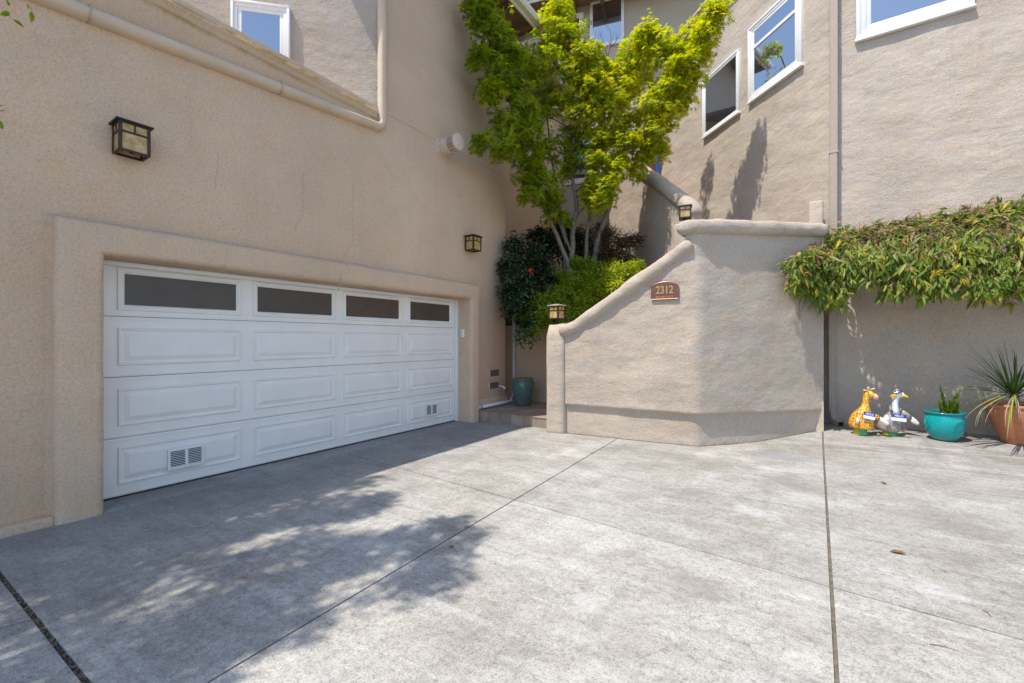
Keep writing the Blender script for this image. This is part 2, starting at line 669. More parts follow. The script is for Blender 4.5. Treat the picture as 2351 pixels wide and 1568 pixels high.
J1 = ((-2.031, .79), (-2.256, 6.016))
J2 = ((-4.692, 3.422), (.81, 2.953))
J3 = ((.094, 2.184), (.154, 6.919))
J4 = ((.154, 6.919), (1.94, 7.077))
J6 = ((-4.055, .474), (-2.444, .519))
J8 = ((-3.285, .384), (-3.262, .45))
G = .006
E_ = 1   # side +1 keeps the +x side for a line drawn towards +y, and the -y side for a line drawn towards +x
slab('concrete_slab', [(*J1, -1, G), (*J2, -1, G)])                       # left far
slab('concrete_slab', [(*J1, -1, G), (*J2, 1, G), (*J6, -1, .012)])       # left near
slab('concrete_slab', [(*J1, -1, G), (*J6, 1, .012), (*J8, -1, G)])       # bottom left
slab('concrete_slab', [(*J1, -1, G), (*J6, 1, .012), (*J8, 1, G)])
slab('concrete_slab', [(*J1, 1, G), (*J3, -1, .009), (*J2, -1, G * .7)])  # middle far
slab('concrete_slab', [(*J1, 1, G), (*J3, -1, .009), (*J2, 1, G * .7)])   # middle near
slab('concrete_slab', [(*J3, 1, .009), (*J2, -1, G), (*J4, 1, G * .6)])   # right far
slab('concrete_slab', [(*J3, 1, .009), (*J2, 1, G)])                      # right near
slab('concrete_slab', [(*J3, 1, .009), (*J4, -1, G * .6)])                # strip at the house wall
ap = MB().box(-5.3, -4.822, 1.0, 5.95, -.1, .012).build('garage_apron', M['concrete'], drive)
bevel_obj(ap, .006, 2)
bv, bf = [], []
for i in range(48):
    for j in range(60):
        x, y = -4.81 + i * .29, -9 + j * .29
        bv.append((x, y, gz(x, y) - .011))
bf = [(i * 60 + j, (i + 1) * 60 + j, (i + 1) * 60 + j + 1, i * 60 + j + 1) for i in range(47) for j in range(59)]
mesh_obj('joint_filler', bv, bf, M['joint'], drive)
# gravelly filler in the wide joint at the lower left
rng = random.Random(4)
mb = MB()
for k in range(420):
    t = rng.uniform(-.3, 1.05)
    x = J6[0][0] + (J6[1][0] - J6[0][0]) * t
    y = J6[0][1] + (J6[1][1] - J6[0][1]) * t + rng.uniform(-.011, .011)
    s = rng.uniform(.003, .007)
    z = gz(x, y) - .012 + rng.uniform(0, .01)
    mb.add([(x - s, y, z), (x + s, y, z), (x, y - s, z), (x, y + s, z), (x, y, z + s), (x, y, z - s)],
           [(0, 2, 4), (2, 1, 4), (1, 3, 4), (3, 0, 4), (0, 5, 2), (2, 5, 1), (1, 5, 3), (3, 5, 0)], rng.randrange(3))
o = mb.build('joint_gravel', [plain('gravel_a', (.09, .07, .05), .9), plain('gravel_b', (.22, .17, .12), .9), plain('gravel_c', (.045, .04, .035), .9)], drive)
o['kind'] = 'stuff'

# ------------------------------------------------------------------ garage house
GX = -4.93
SX_ = -4.80
DX = -5.154
S2 = .70710678
house = empty('garage_house', (GX - .5, 3.5, 0), 0, label='tan stucco house with white garage door, terrace parapet and upper storey', cat='building')


def child(o, parent):
    o.parent = parent
    o.matrix_parent_inverse = Matrix.Identity(4)
    o.location = o.location - parent.location
    return o


def B(mbuild, name, mats, parent, **k):
    """build with world coordinates under a parent empty at parent.location (no rotation)"""
    off = Vector(parent.location)
    p = parent.parent
    while p is not None:
        off += p.location
        p = p.parent
    mbuild.v = [v - off for v in mbuild.v]
    return mbuild.build(name, mats, parent, **k)


def world_child(o, parent):
    off = Vector(parent.location)
    p = parent.parent
    while p is not None:
        off += p.location
        p = p.parent
    o.parent = parent
    o.location = -off
    return o


WT = 8.2
# front wall: one outline with the garage opening and the terrace notch
poly = [(-7.0, -.1), (1.0, -.1), (1.0, 2.25), (6.0, 2.25), (6.0, -.1), (7.1, -.1), (7.1, 7.55), (4.05, 7.55), (4.05, 4.36), (3.9, 4.36), (3.9, 4.2), (-7.0, 4.2)]
w = B(MB().prism(poly, (GX, 0, 0), (0, 1, 0), (0, 0, 1), (-1, 0, 0), .25), 'front_wall', M['st_garage'], house)
bevel_obj(w, .03, 3)
# far end wall
B(MB().box(GX - 4, GX - .252, 6.84, 7.08, -.1, 7.55), 'end_wall', M['st_garage'], house)
o = grid_wall('side_wall', 50, 50, lambda u, v: Vector((-5.78, 7.09 + u * 4.0, .5 + v * 7.05)), lambda u: Vector((1, 0, 0)), .25, .008, M['st_garage'])
world_child(o, house)
# raised surround round the garage door
OUT_ = [(.835, -.08), (.835, 2.40), (6.12, 2.40), (6.12, -.08)]
INN_ = [(1.131, -.08), (1.131, 2.14), (5.88, 2.14), (5.88, -.08)]
pv, pf = [], []
st_ = []
for k in range(3):
    L_ = math.hypot(OUT_[k + 1][0] - OUT_[k][0], OUT_[k + 1][1] - OUT_[k][1])
    m_ = int(L_ / .05)
    for q in range(m_ + (k == 2)):
        t = q / m_
        st_.append((Vector((INN_[k][0] + (INN_[k + 1][0] - INN_[k][0]) * t, INN_[k][1] + (INN_[k + 1][1] - INN_[k][1]) * t)),
                    Vector((OUT_[k][0] + (OUT_[k + 1][0] - OUT_[k][0]) * t, OUT_[k][1] + (OUT_[k + 1][1] - OUT_[k][1]) * t))))
for (a, b) in st_:
    wd_ = (b - a).length
    u_ = (b - a) / wd_
    rad_ = .06
    sec_ = [(0, -.42), (0, -.25), (0, -.12)]
    for q in range(7):
        an = math.pi / 2 * q / 6
        sec_.append((rad_ - rad_ * math.cos(an), -rad_ + rad_ * math.sin(an)))
    sec_ += [(wd_ * .35, 0), (wd_ * .5, .002), (wd_ * .65, 0)]
    for q in range(7):
        an = math.pi / 2 * (1 - q / 6)
        sec_.append((wd_ - rad_ + rad_ * math.cos(an), -rad_ + rad_ * math.sin(an)))
    sec_ += [(wd_ + .004, -.10), (wd_ + .035, -.128), (wd_ + .035, -.2), (wd_, -.42)]
    for (ww, dd_) in sec_:
        p2 = a + u_ * ww
        q3 = Vector((dd_ * 2, p2.x, p2.y))
        nz_ = fbm(q3 * 1.1, .013)
        inx = dd_ > -.3
        pv.append((SX_ + dd_ + (nz_ if inx else 0), p2.x + (fbm(q3 + Vector((7, 1, 4)), .010) if inx else 0), p2.y + (fbm(q3 + Vector((3, 8, 4)), .010) if inx and p2.y > 0 else 0)))
    NS_ = len(sec_)
for q in range(len(st_) - 1):
    for k in range(NS_ - 1):
        pf.append((q * NS_ + k, q * NS_ + k + 1, (q + 1) * NS_ + k + 1, (q + 1) * NS_ + k))
w = B(MB().add(pv, pf), 'door_surround', M['st_garage'], house, smooth=True)
# low footing line
w = B(MB().box(GX - .1, GX + .105, -7, .84, -.1, .07), 'footing', M['st_garage'], house)
bevel_obj(w, .015, 2)
w = B(MB().box(GX - .1, GX + .03, 6.12, 7.11, .15, .36), 'footing', M['st_garage'], house)
bevel_obj(w, .012, 2)
# terrace parapet: profile swept along y
prof = [(-.02, 4.14), (.0, 4.2), (.005, 4.36), (.02, 4.42), (.028, 4.455), (.018, 4.47), (.012, 4.52), (.03, 4.535), (.035, 4.56), (.02, 4.575), (.012, 4.62), (.0, 4.66), (-.04, 4.685), (-.12, 4.69), (-.22, 4.68), (-.25, 4.6), (-.25, 4.14)]
pv, pf = [], []
NY = 60
for i in range(NY + 1):
    y = -6.9 + (3.98 + 6.9) * i / NY
    for (dx, z) in prof:
        q = Vector((0, y, z))
        pv.append((GX + dx + mnoise.noise(q * 2.2) * .008, y, z + mnoise.noise(q * 1.3 + Vector((4, 4, 4))) * .008))
n_ = len(prof)
for i in range(NY):
    for k in range(n_):
        q = (k + 1) % n_
        pf.append((i * n_ + k, i * n_ + q, (i + 1) * n_ + q, (i + 1) * n_ + k))
pf += [tuple(range(n_)), tuple(NY * n_ + k for k in range(n_))]


def parapet_mat():
    m = stucco('stucco_parapet_stained', (.63, .47, .335), .004, .012, .07)
    nt = m.node_tree
    b = nt.nodes['Principled BSDF']
    src = b.inputs['Base Color'].links[0].from_socket
    p = pos_out(nt)
    s = nt.nodes.new('ShaderNodeSeparateXYZ')
    nt.links.new(p, s.inputs[0])
    nz_ = noise_n(nt, p, 2.5, 4, .6)
    nz2 = noise_n(nt, pos_out(nt, (1, 14, 1)), 4, 3, .6)
    tot = None
    for zc in (4.462, 4.57):
        d = mathn(nt, 'ABSOLUTE', mathn(nt, 'SUBTRACT', mathn(nt, 'ADD', s.outputs[2], mathn(nt, 'MULTIPLY', mathn(nt, 'SUBTRACT', nz2, .5), .06)), zc))
        f = ramp(nt, mathn(nt, 'MULTIPLY', d, 10), [(.05, .95), (.45, 0.0)])
        tot = f if tot is None else mathn(nt, 'MAXIMUM', tot, f)
    f = mathn(nt, 'MULTIPLY', tot, ramp(nt, nz_, [(.35, .25), (.6, 1.0)]))
    c = mixc(nt, f, src, (.40, .25, .07))
    nt.links.new(c, b.inputs['Base Color'])
    return m


M['parapet'] = parapet_mat()
o = B(MB().add(pv, pf), 'parapet', M['parapet'], house, smooth=True, auto=True)
# rounded drain moulding: sloping run, bend, then up the wall
path = []
for i in range(24):
    y = -6.9 + (3.93 + 6.9) * i / 23
    path.append((y, 4.355 - (3.93 - y) * .087))
cy, cz, rr = 3.93, 4.475, .12
for k in range(1, 9):
    a = -math.pi / 2 + math.pi / 2 * k / 8
    path.append((cy + rr * math.cos(a), cz + rr * math.sin(a)))
for k in range(1, 7):
    path.append((4.05, 4.475 + k * .5))
half = [(-.058, 0), (-.056, .045), (-.04, .078), (-.014, .09), (.014, .09), (.04, .078), (.056, .045), (.058, 0)]
pv, pf = [], []
for i, (y, z) in enumerate(path):
    a, b_ = path[max(i - 1, 0)], path[min(i + 1, len(path) - 1)]
    t = Vector((b_[0] - a[0], b_[1] - a[1])).normalized()
    nn = Vector((-t.y, t.x))
    for (q, h) in half:
        pv.append((GX + h + .002, y + nn.x * q, z + nn.y * q))
k_ = len(half)
for i in range(len(path) - 1):
    for k in range(k_ - 1):
        pf.append((i * k_ + k, i * k_ + k + 1, (i + 1) * k_ + k + 1, (i + 1) * k_ + k))
    pf.append((i * k_ + k_ - 1, i * k_, (i + 1) * k_, (i + 1) * k_ + k_ - 1))
pf += [tuple(range(k_)), tuple((len(path) - 1) * k_ + k for k in range(k_))]
o = B(MB().add(pv, pf), 'drain_gutter', M['trim'], house, smooth=True, auto=True)
o['label'] = 'smooth tan rounded gutter turning up into a downpipe'
gut = o
for (yy, zz) in ((1.05, 4.105), (2.62, 4.241)):
    B(MB().box(GX, GX + .097, yy - .004, yy + .004, zz - .065, zz + .065), 'gutter_joint', M['crack'], house)
# control joint groove line and hairline cracks in the stucco
B(MB().box(GX - .01, GX + .003, 4.13, 7.09, 4.618, 4.626), 'control_joint', M['crack'], house)


def crack(pts, wdt=.0022, plane=GX):
    P = [hit(c, r, (plane, 0, 0), (1, 0, 0)) for c, r in pts]
    out = [P[0]]
    rg = random.Random(int(pts[0][0]))
    for a, b_ in zip(P[:-1], P[1:]):
        k = max(2, int((b_ - a).length / .04))
        for i in range(1, k + 1):
            q = a.lerp(b_, i / k)
            out.append(q + Vector((0, rg.uniform(-.008, .008), rg.uniform(-.006, .006))))
    vs, fs = [], []
    for i, q in enumerate(out):
        t = (out[min(i + 1, len(out) - 1)] - out[max(i - 1, 0)]).normalized()
        n = Vector((0, -t.z, t.y)) * wdt * rg.uniform(.5, 1.1)
        vs += [q + n + Vector((.003, 0, 0)), q - n + Vector((.003, 0, 0)), q + Vector((-.01, 0, 0))]
        if i:
            b0, b1 = 3 * (i - 1), 3 * i
            fs += [(b0, b0 + 1, b1 + 1, b1), (b0, b1, b1 + 2, b0 + 2), (b0 + 1, b0 + 2, b1 + 2, b1 + 1)]
    B(MB().add(vs, fs), 'crack', M['crack'], house)


crack([(520, 570), (517, 600), (512, 618)], .002, SX_)
crack([(783, 625), (781, 650), (776, 668)], .002, SX_)
crack([(697, 395), (694, 440), (697, 480), (676, 530)], .0016)
crack([(500, 350), (498, 400), (490, 440)], .0014)
crack([(813, 410), (808, 470), (812, 555), (782, 600)], .0016)

# set-back upper wall at 45 degrees, with window
C45 = Vector((GX, 4.05, 0))
D45 = Vector((-S2, -S2, 0))
N45 = Vector((S2, -S2, 0))
off = house.location
o = grid_wall('upper_wall', 60, 44, lambda u, v: C45 + D45 * (u * 5.0 - .0) + Vector((0, 0, 4.2 + v * 3.35)), lambda u: N45, .2, .012, M['st_house'])
world_child(o, house)
B(MB().box(-9, GX - .255, -7, 4.0, 4.0, 4.12), 'terrace_floor', M['st_garage'], house)


def window(name, parent, p0, u, w_, h_, n, z0, sash=True, rail=None, trim=.075):
    """p0: lower-left corner on the wall (world), u along the wall, n out of it"""
    p0, u, n = Vector(p0), Vector(u).normalized(), Vector(n).normalized()
    up = Vector((0, 0, 1))

    def ring(a0, a1, b0, b1, t, d0, d1, mbb):
        for (x0, x1, y0, y1) in ((a0, a1, b0, b0 + t), (a0, a1, b1 - t, b1), (a0, a0 + t, b0 + t, b1 - t), (a1 - t, a1, b0 + t, b1 - t)):
            mbb.prism([(x0, y0), (x1, y0), (x1, y1), (x0, y1)], p0 + n * d0, u, up, n, d1 - d0)
        return mbb

    W = B(ring(0, w_, 0, h_, trim * .45, -.02, .045, ring(trim * .45, w_ - trim * .45, trim * .45, h_ - trim * .45, trim * .55, -.02, .033, MB())), 'window_frame', M['white'], parent)
    bevel_obj(W, .004, 2)
    off_ = Vector((0, 0, 0))
    t = trim
    if sash:
        s = B(ring(t, w_ - t, t, h_ - t, .05, -.02, .024, MB()), 'sash', M['white'], parent)
        bevel_obj(s, .004, 2)
        t += .05
    B(MB().prism([(t - .005, t - .005), (w_ - t + .005, t - .005), (w_ - t + .005, h_ - t + .005), (t - .005, h_ - t + .005)], p0 + n * .013, u, up, n, .004), 'pane', M['glass'], parent)
    if rail:
        s = B(MB().prism([(t, rail), (w_ - t, rail), (w_ - t, rail + .05), (t, rail + .05)], p0 + n * .005, u, up, n, .03), 'window_rail', M['white'], parent)
    sl = B(MB().prism([(-.015, -.03), (w_ + .015, -.03), (w_ + .015, 0), (-.015, 0)], p0 - n * .01, u, up, n, .065), 'sill', M['white'], parent)
    bevel_obj(sl, .006, 2)


window('w45', house, Vector((-6.255, 2.725, 4.85)) + N45 * .008, (S2, S2, 0), .71, 1.02, N45, 4.85)

B(MB().box(DX - .09, DX - .06, .9, 6.05, -.1, 2.5), 'light_leak_panel', M['dark'], house)  # unseen dark panel added to stop light leaking through the door gaps
# white trim round the door opening
tr = MB()
tr.box(DX - .03, DX + .05, 1.128, 5.884, 2.095, 2.137)
tr.box(DX - .03, DX + .05, 5.84, 5.882, .0, 2.095)
o = B(tr, 'door_trim', M['white'], house)
bevel_obj(o, .005, 2)
# eave over the far end, roof
ev = MB()
ev.prism([(4.3, 7.62), (7.5, 7.62), (7.5, 7.74), (4.3, 7.74)], (-4.38, 0, 0), (0, 1, 0), (0, 0, 1), (-1, 0, 0), .0)
B(MB().box(-9.5, -4.42, 4.4, 7.46, 7.56, 7.60), 'soffit', M['soffit'], house)
f = MB()
f.box(-4.42, -4.38, 4.4, 7.50, 7.46, 7.64)
f.box(-9.5, -4.42, 7.46, 7.50, 7.46, 7.64)
o = B(f, 'fascia', M['fascia'], house)
bevel_obj(o, .008, 2)
g = MB()
g.prism([(0, 0), (.09, .0), (.115, .05), (.115, .11), (0, .11)], (-4.379, 4.4, 7.51), (1, 0, 0), (0, 0, 1), (0, 1, 0), 3.1)
o = B(g, 'eave_gutter', M['fascia'], house)
for k in range(5):
    yy = 4.7 + k * .62
    B(MB().box(-5.0, -4.425, yy, yy + .07, 7.45, 7.558), 'rafter_tail', M['soffit'], house)
roof = MB()
roof.prism([(-4.34, 7.62), (-9.5, 9.4), (-9.5, 9.3), (-4.34, 7.60)], (0, 4.2, 0), (1, 0, 0), (0, 0, 1), (0, 1, 0), 3.4)
roof.prism([(-5.2, 7.9), (-9.5, 9.4), (-9.5, 9.3), (-5.2, 7.8)], (0, 7.6, 0), (1, 0, 0), (0, 0, 1), (0, 1, 0), 3.4)
B(roof, 'roof', plain('brown_shingle', (.12, .09, .07), .9, var=.3), house)
# roof corner over the set-back wall (casts the shade on its upper part)
rf = MB()
a = C45 + N45 * .62
rf.prism([(-.75, -.25), (1.1, -.25), (1.1, -.62), (5.2, -.62), (5.2, -2.5), (.6, -2.5)], Vector((a.x, a.y, 7.56)), D45, N45, (0, 0, 1), .14)
B(rf, 'upper_eave', M['soffit'], house)

# ------------------------------------------------------------------ garage door
gd = empty('garage_door', (DX, 3.5, 0), 0, label='white sectional garage door with raised panels and four frosted windows', cat='garage door')
ZS = [.022, .548, 1.096, 1.645, 2.125]
PY = [(1.302, 2.324), (2.465, 3.479), (3.610, 4.609), (4.758, 5.740)]
X, Y_, Z_ = Vector((1, 0, 0)), Vector((0, 1, 0)), Vector((0, 0, 1))


def rings(y0, y1, z0, z1, prof, x, close=True):
    vs, fs = [], []
    for (ins, h) in prof:
        vs += [(x + h, y0 + ins, z0 + ins), (x + h, y1 - ins, z0 + ins), (x + h, y1 - ins, z1 - ins), (x + h, y0 + ins, z1 - ins)]
    for i in range(len(prof) - 1):
        for k in range(4):
            q = (k + 1) % 4
            fs.append((4 * i + k, 4 * i + q, 4 * i + 4 + q, 4 * i + 4 + k))
    if close:
        L = 4 * (len(prof) - 1)
        fs.append((L, L + 1, L + 2, L + 3))
    return vs, fs


for i in range(4):
    z0, z1 = ZS[i] + .002, ZS[i + 1] - .002
    sec = B(MB().box(DX - .045, DX, 1.133, 5.838, z0, z1, .004), 'door_section', M['door'], gd)
    lip = B(MB().box(DX - .002, DX + .004, 1.14, 5.83, z1 - .028, z1 - .008, .002), 'section_rib', M['door'], sec)
    lip2 = B(MB().box(DX - .002, DX + .004, 1.14, 5.83, z0 + .01, z0 + .026, .002), 'section_rib', M['door'], sec)
    for (y0, y1) in PY:
        if i < 3:
            za, zb = ZS[i] + .112, ZS[i] + .438
            vs, fs = rings(y0, y1, za, zb, [(-.010, -.001), (0, .016), (.010, .016), (.020, .002), (.034, .002), (.075, .019), (.080, .019)], DX)
            B(MB().add(vs, fs), 'raised_panel', M['door'], sec, fix=False)
        else:
            za, zb = 1.71, 2.075
            vs, fs = rings(y0, y1, za, zb, [(-.012, -.001), (-.006, .016), (.012, .02), (.02, .012), (.03, .016), (.042, .004), (.042, -.001)], DX, False)
            B(MB().add(vs, fs), 'window_frame', M['door'], sec, fix=False)
            B(MB().box(DX - .001, DX + .003, y0 + .035, y1 - .035, za + .035, zb - .035), 'pane', M['frost'], sec)
B(MB().box(DX - .03, DX + .012, 1.133, 5.838, .004, .024), 'bottom_seal', plain('black_rubber', (.03, .03, .03), .8), gd)
VX = DX + .016
for (y0, y1, z0, z1) in ((1.66, 1.97, .17, .372), (5.10, 5.385, .19, .39)):
    vs, fs = rings(y0, y1, z0, z1, [(0, .008), (.0, .022), (.018, .026), (.026, .014), (.026, .01)], VX, False)
    vg = B(MB().add(vs, fs), 'vent_grille', M['white'], gd, fix=False)
    B(MB().box(VX + .004, VX + .011, y0 + .02, y1 - .02, z0 + .02, z1 - .02), 'vent_back', M['dark'], vg)
    B(MB().box(VX + .011, VX + .022, (y0 + y1) / 2 - .012, (y0 + y1) / 2 + .012, z0 + .024, z1 - .024), 'mullion', M['white'], vg)
    ns = 9
    for k in range(ns):
        zc = z0 + .034 + (z1 - z0 - .068) * k / (ns - 1)
        mb = MB()
        for (ya, yb) in ((y0 + .026, (y0 + y1) / 2 - .012), ((y0 + y1) / 2 + .012, y1 - .026)):
            mb.add([(VX + .0112, ya, zc + .002), (VX + .0112, yb, zc + .002), (VX + .0215, yb, zc - .001), (VX + .0215, ya, zc - .001),
                    (VX + .0112, ya, zc - .001), (VX + .0112, yb, zc - .001), (VX + .0205, yb, zc - .0045), (VX + .0205, ya, zc - .0045)],
                   [(0, 1, 2, 3), (7, 6, 5, 4), (3, 2, 6, 7), (0, 3, 7, 4), (1, 0, 4, 5), (2, 1, 5, 6)])
        B(mb, 'slat', M['white'], vg, fix=False)

# keypad on the far jamb
kp = empty('door_keypad', hit(1063, 765, (0, 5.88, 0), (0, 1, 0)), 0, label='small white keypad on the jamb right of the garage door', cat='keypad')
kx = kp.location
o = MB().box(-.035, .035, -.028, .003, -.07, .07, .008).build('housing', M['white'], kp)
MB().box(-.024, .024, -.032, -.027, -.055, .055, .004).build('cover', plain('keypad_cover', (.7, .69, .66), .4), kp)

# two foundation vents on the far part of the garage wall, and the little spout
for k, (y0, y1, z0, z1) in enumerate(((6.57, 6.86, .745, .875), (6.56, 6.85, .515, .64))):
    v = empty('foundation_vent', (GX, (y0 + y1) / 2, z0), 0, label=('upper' if k == 0 else 'lower') + ' of two small rectangular wall vents beside the glazed jar', cat='vent', group='wall vents near the stair landing')
    vs, fs = rings(y0, y1, z0, z1, [(-.02, .001), (-.012, .012), (.0, .012), (.004, .003)], GX, False)
    B(MB().add(vs, fs), 'vent_frame', M['st_garage'], v, fix=False)
    B(MB().box(GX + .001, GX + .004, y0 + .003, y1 - .003, z0 + .003, z1 - .003), 'vent_screen', plain('vent_screen', (.12, .10, .085), .8, var=.3, vscale=60), v)
    for q in range(5):
        zz = z0 + .014 + q * (z1 - z0 - .02) / 5
        B(MB().box(GX + .004, GX + .008, y0 + .004, y1 - .004, zz, zz + .008), 'slat', plain('vent_slat', (.20, .165, .135), .8), v)
sp = empty('drain_spout', (GX, 6.86, .55), 0, label='short white pipe stub sticking out below the lower wall vent', cat='pipe')
MB().tube([(-.02, 0, 0), (.09, .0, -.004), (.13, 0, -.02), (.135, 0, -.05)], .017, 10).build('stub_pipe', M['white_pipe'], sp, smooth=True)


# ------------------------------------------------------------------ lanterns
def amber():
    m, nt, b = new_mat('amber_art_glass')
    tc = nt.nodes.new('ShaderNodeTexCoord')
    n = noise_n(nt, tc.outputs['Object'], 14, 4, .65)
    c = ramp(nt, n, [(.3, (.32, .17, .04)), (.5, (.48, .31, .11)), (.7, (.60, .47, .26))])
    nt.links.new(c, b.inputs['Base Color'])
    b.inputs['Roughness'].default_value = .2
    return m


M['amber'] = amber()


def lantern(label, loc, rz, w_, d_, h_, kind, cap=.03):
    """mission-style lantern; local origin at the middle of its base, front towards -y"""
    L = empty('wall_lantern' if kind == 'wall' else 'post_lantern', loc, rz, label=label, cat='lantern', group='mission style lanterns')
    x, y = w_ / 2, d_ / 2
    b = .011
    fr = MB()
    for sx in (-1, 1):
        for sy in (-1, 1):
            fr.box(sx * x - b, sx * x + b, sy * y - b, sy * y + b, 0, h_)
    for z in (0.008, h_ * .66, h_ - .008):
        for sy in (-1, 1):
            fr.box(-x + b, x - b, sy * y - b * .8, sy * y + b * .8, z - .008, z + .008)
        for sx in (-1, 1):
            fr.box(sx * x - b * .8, sx * x + b * .8, -y + b, y - b, z - .008, z + .008)
    for sy in (-1, 1):
        fr.box(-.006, .006, sy * y - b * .75, sy * y + b * .75, h_ * .66 + .008, h_ - .016)
    for sx in (-1, 1):
        fr.box(sx * x - b * .75, sx * x + b * .75, -.006, .006, h_ * .66 + .008, h_ - .016)
    fr.build('frame', M['bronze'], L)
    for (a0, a1, b0, b1) in ((-x + b, x - b, -y - .003, -y + .003), (-x + b, x - b, y - .003, y + .003), (-x - .003, -x + .003, -y + b, y - b), (x - .003, x + .003, -y + b, y - b)):
        MB().box(a0, a1, b0, b1, .016, h_ - .016).build('pane', M['amber'], L)
    t = MB()
    t.add([(-x - cap, -y - cap, h_), (x + cap, -y - cap, h_), (x + cap, y + cap, h_), (-x - cap, y + cap, h_), (-x - cap, -y - cap, h_ + .012), (x + cap, -y - cap, h_ + .012), (x + cap, y + cap, h_ + .012), (-x - cap, y + cap, h_ + .012), (-x * .3, -y * .3, h_ + .035), (x * .3, -y * .3, h_ + .035), (x * .3, y * .3, h_ + .035), (-x * .3, y * .3, h_ + .035)],
          [(3, 2, 1, 0), (0, 1, 5, 4), (1, 2, 6, 5), (2, 3, 7, 6), (3, 0, 4, 7), (4, 5, 9, 8), (5, 6, 10, 9), (6, 7, 11, 10), (7, 4, 8, 11), (8, 9, 10, 11)])
    t.build('cap', M['bronze'] if kind == 'wall' else plain('weathered_cap', (.34, .30, .24), .6), L)
    if kind == 'wall':
        MB().box(-.05, .05, y + b, y + b + .03, h_ * .2, h_ * .9).build('wall_plate', M['bronze'], L)
        MB().lathe([(.0, .10), (.012, .1), (.016, .04), (.016, .018)], 10).build('bulb_socket', M['bronze'], L)
    else:
        MB().lathe([(.045, -.09), (.045, -.075), (.028, -.06), (.028, 0)], 14).build('stem', M['bronze'], L, smooth=True)
        MB().box(-x, x, -y, y, -.004, .006).build('floor_plate', M['bronze'], L)
    return L


lantern('large wall lantern left of the garage door with amber glass panes', (GX + .125, 1.30, 3.01), R_(90), .19, .16, .245, 'wall')
lantern('small-looking wall lantern above the far right corner of the garage door', (GX + .125, 5.93, 2.97), R_(90), .20, .16, .245, 'wall')

# ------------------------------------------------------------------ flue vent on the garage wall
fv = empty('flue_vent', (GX, 5.28, 4.56), 0, label='round tan metal flue vent with slotted cage sticking out of the garage wall', cat='vent')
MX = Matrix.Rotation(R_(90), 4, 'Y')
MB().lathe([(.128, -.01), (.128, .2), (.122, .2), (.122, .0)], 36, M=MX).build('pipe', M['galv'], fv, smooth=True, auto=True)
MB().lathe([(.150, .0), (.150, .008), (.128, .012)], 36, M=MX).build('wall_collar', M['galv'], fv)
MB().lathe([(.0, .375), (.10, .372), (.126, .362), (.13, .35), (.13, .33), (.0, .33)], 36, M=MX).build('end_cap', M['galv'], fv, smooth=True, auto=True)
MB().lathe([(.105, .19), (.105, .34)], 28, M=MX).build('inner_sleeve', M['dark'], fv)
for k in range(6):
    xx = .208 + k * .021
    MB().lathe([(.128, xx), (.128, xx + .006), (.117, xx + .006), (.117, xx), (.128, xx)], 32, M=MX).build('cage_ring', M['galv'], fv)
for k in range(8):
    a = 2 * math.pi * k / 8 + .2
    MB().tube([(.19, .125 * math.cos(a), .125 * math.sin(a)), (.345, .125 * math.cos(a), .125 * math.sin(a))], .005, 6).build('cage_bar', M['galv'], fv)

# ------------------------------------------------------------------ stair enclosure (bay) with copings
P0 = Vector((-3.352, 5.898, 0))
P1 = Vector((-3.032, 5.923, 0))
P2 = Vector((-1.191, 6.065, 0))
P3 = Vector((.165, 7.40, 0))
bay = empty('stair_wall', (-1.19, 6.2, 0), 0, label='sunlit angled stucco stair wall with sloping rounded coping', cat='wall')
dA = (P2 - P1).normalized()
nA = Vector((dA.y, -dA.x, 0))
dB = (P3 - P2).normalized()
nB = Vector((dB.y, -dB.x, 0))
ZL = .475


def arc_path(step=.045, fil=.09):
    pts = []
    a, b = P1, P2 - dA * fil
    k = int((b - a).length / step)
    pts += [(a.lerp(b, i / k), nA) for i in range(k)]
    c1, c2 = P2 - dA * fil, P2 + dB * fil
    for i in range(9):
        t = i / 8
        p = c1 * (1 - t) ** 2 + P2 * 2 * t * (1 - t) + c2 * t * t
        pts.append((p, (nA * (1 - t) + nB * t).normalized()))
    a, b = c2, P3
    k = int((b - a).length / step)
    pts += [(a.lerp(b, i / k), nB) for i in range(1, k + 1)]
    return pts


AP = arc_path()


def slope_top(x):
    # underside line of the sloping coping along face A
    z = 1.42 + (x + 3.085) / (-1.333 + 3.085) * (2.52 - 1.42)
    return min(z, 2.8) + .06


vs, fs = [], []
NV = 58
zl = []
for (p, n) in AP:
    along = (p - P2).dot(dB)
    top = slope_top(p.x) if p.x < -1.36 else 2.86
    base = [(-.05, -.12), (-.05, .1), (-.05, .2), (-.05, .3), (-.052, ZL - .07), (-.05, ZL - .045), (-.04, ZL - .028), (-.015, ZL - .018), (.0, ZL), (.002, ZL + .02)]
    zs = base + [(0, ZL + .02 + (top - ZL - .02) * (k + 1) / NV) for k in range(NV)]
    for (o_, z) in zs:
        q = Vector((p.x, p.y, z * 1.2))
        wob = fbm(q * 1.0, .020) if z > ZL else fbm(q, .010)
        if abs(z - ZL) < .08:
            z += mnoise.noise(Vector((p.x * 2.2, p.y * 2.2, 3))) * .008
        vs.append(p + n * (o_ + wob) + Vector((0, 0, z)))
    for (o_, z) in ((-.24, top), (-.24, -.12)):
        vs.append(p + n * o_ + Vector((0, 0, z)))
    W = len(zs) + 2
for i in range(len(AP) - 1):
    for j in range(W):
        k = (j + 1) % W
        fs.append((i * W + j, (i + 1) * W + j, (i + 1) * W + k, i * W + k))
fs += [tuple(range(W)), tuple((len(AP) - 1) * W + j for j in range(W))]
o = B(MB().add(vs, fs), 'wall_face', M['st_bay'], bay, smooth=True, auto=True)

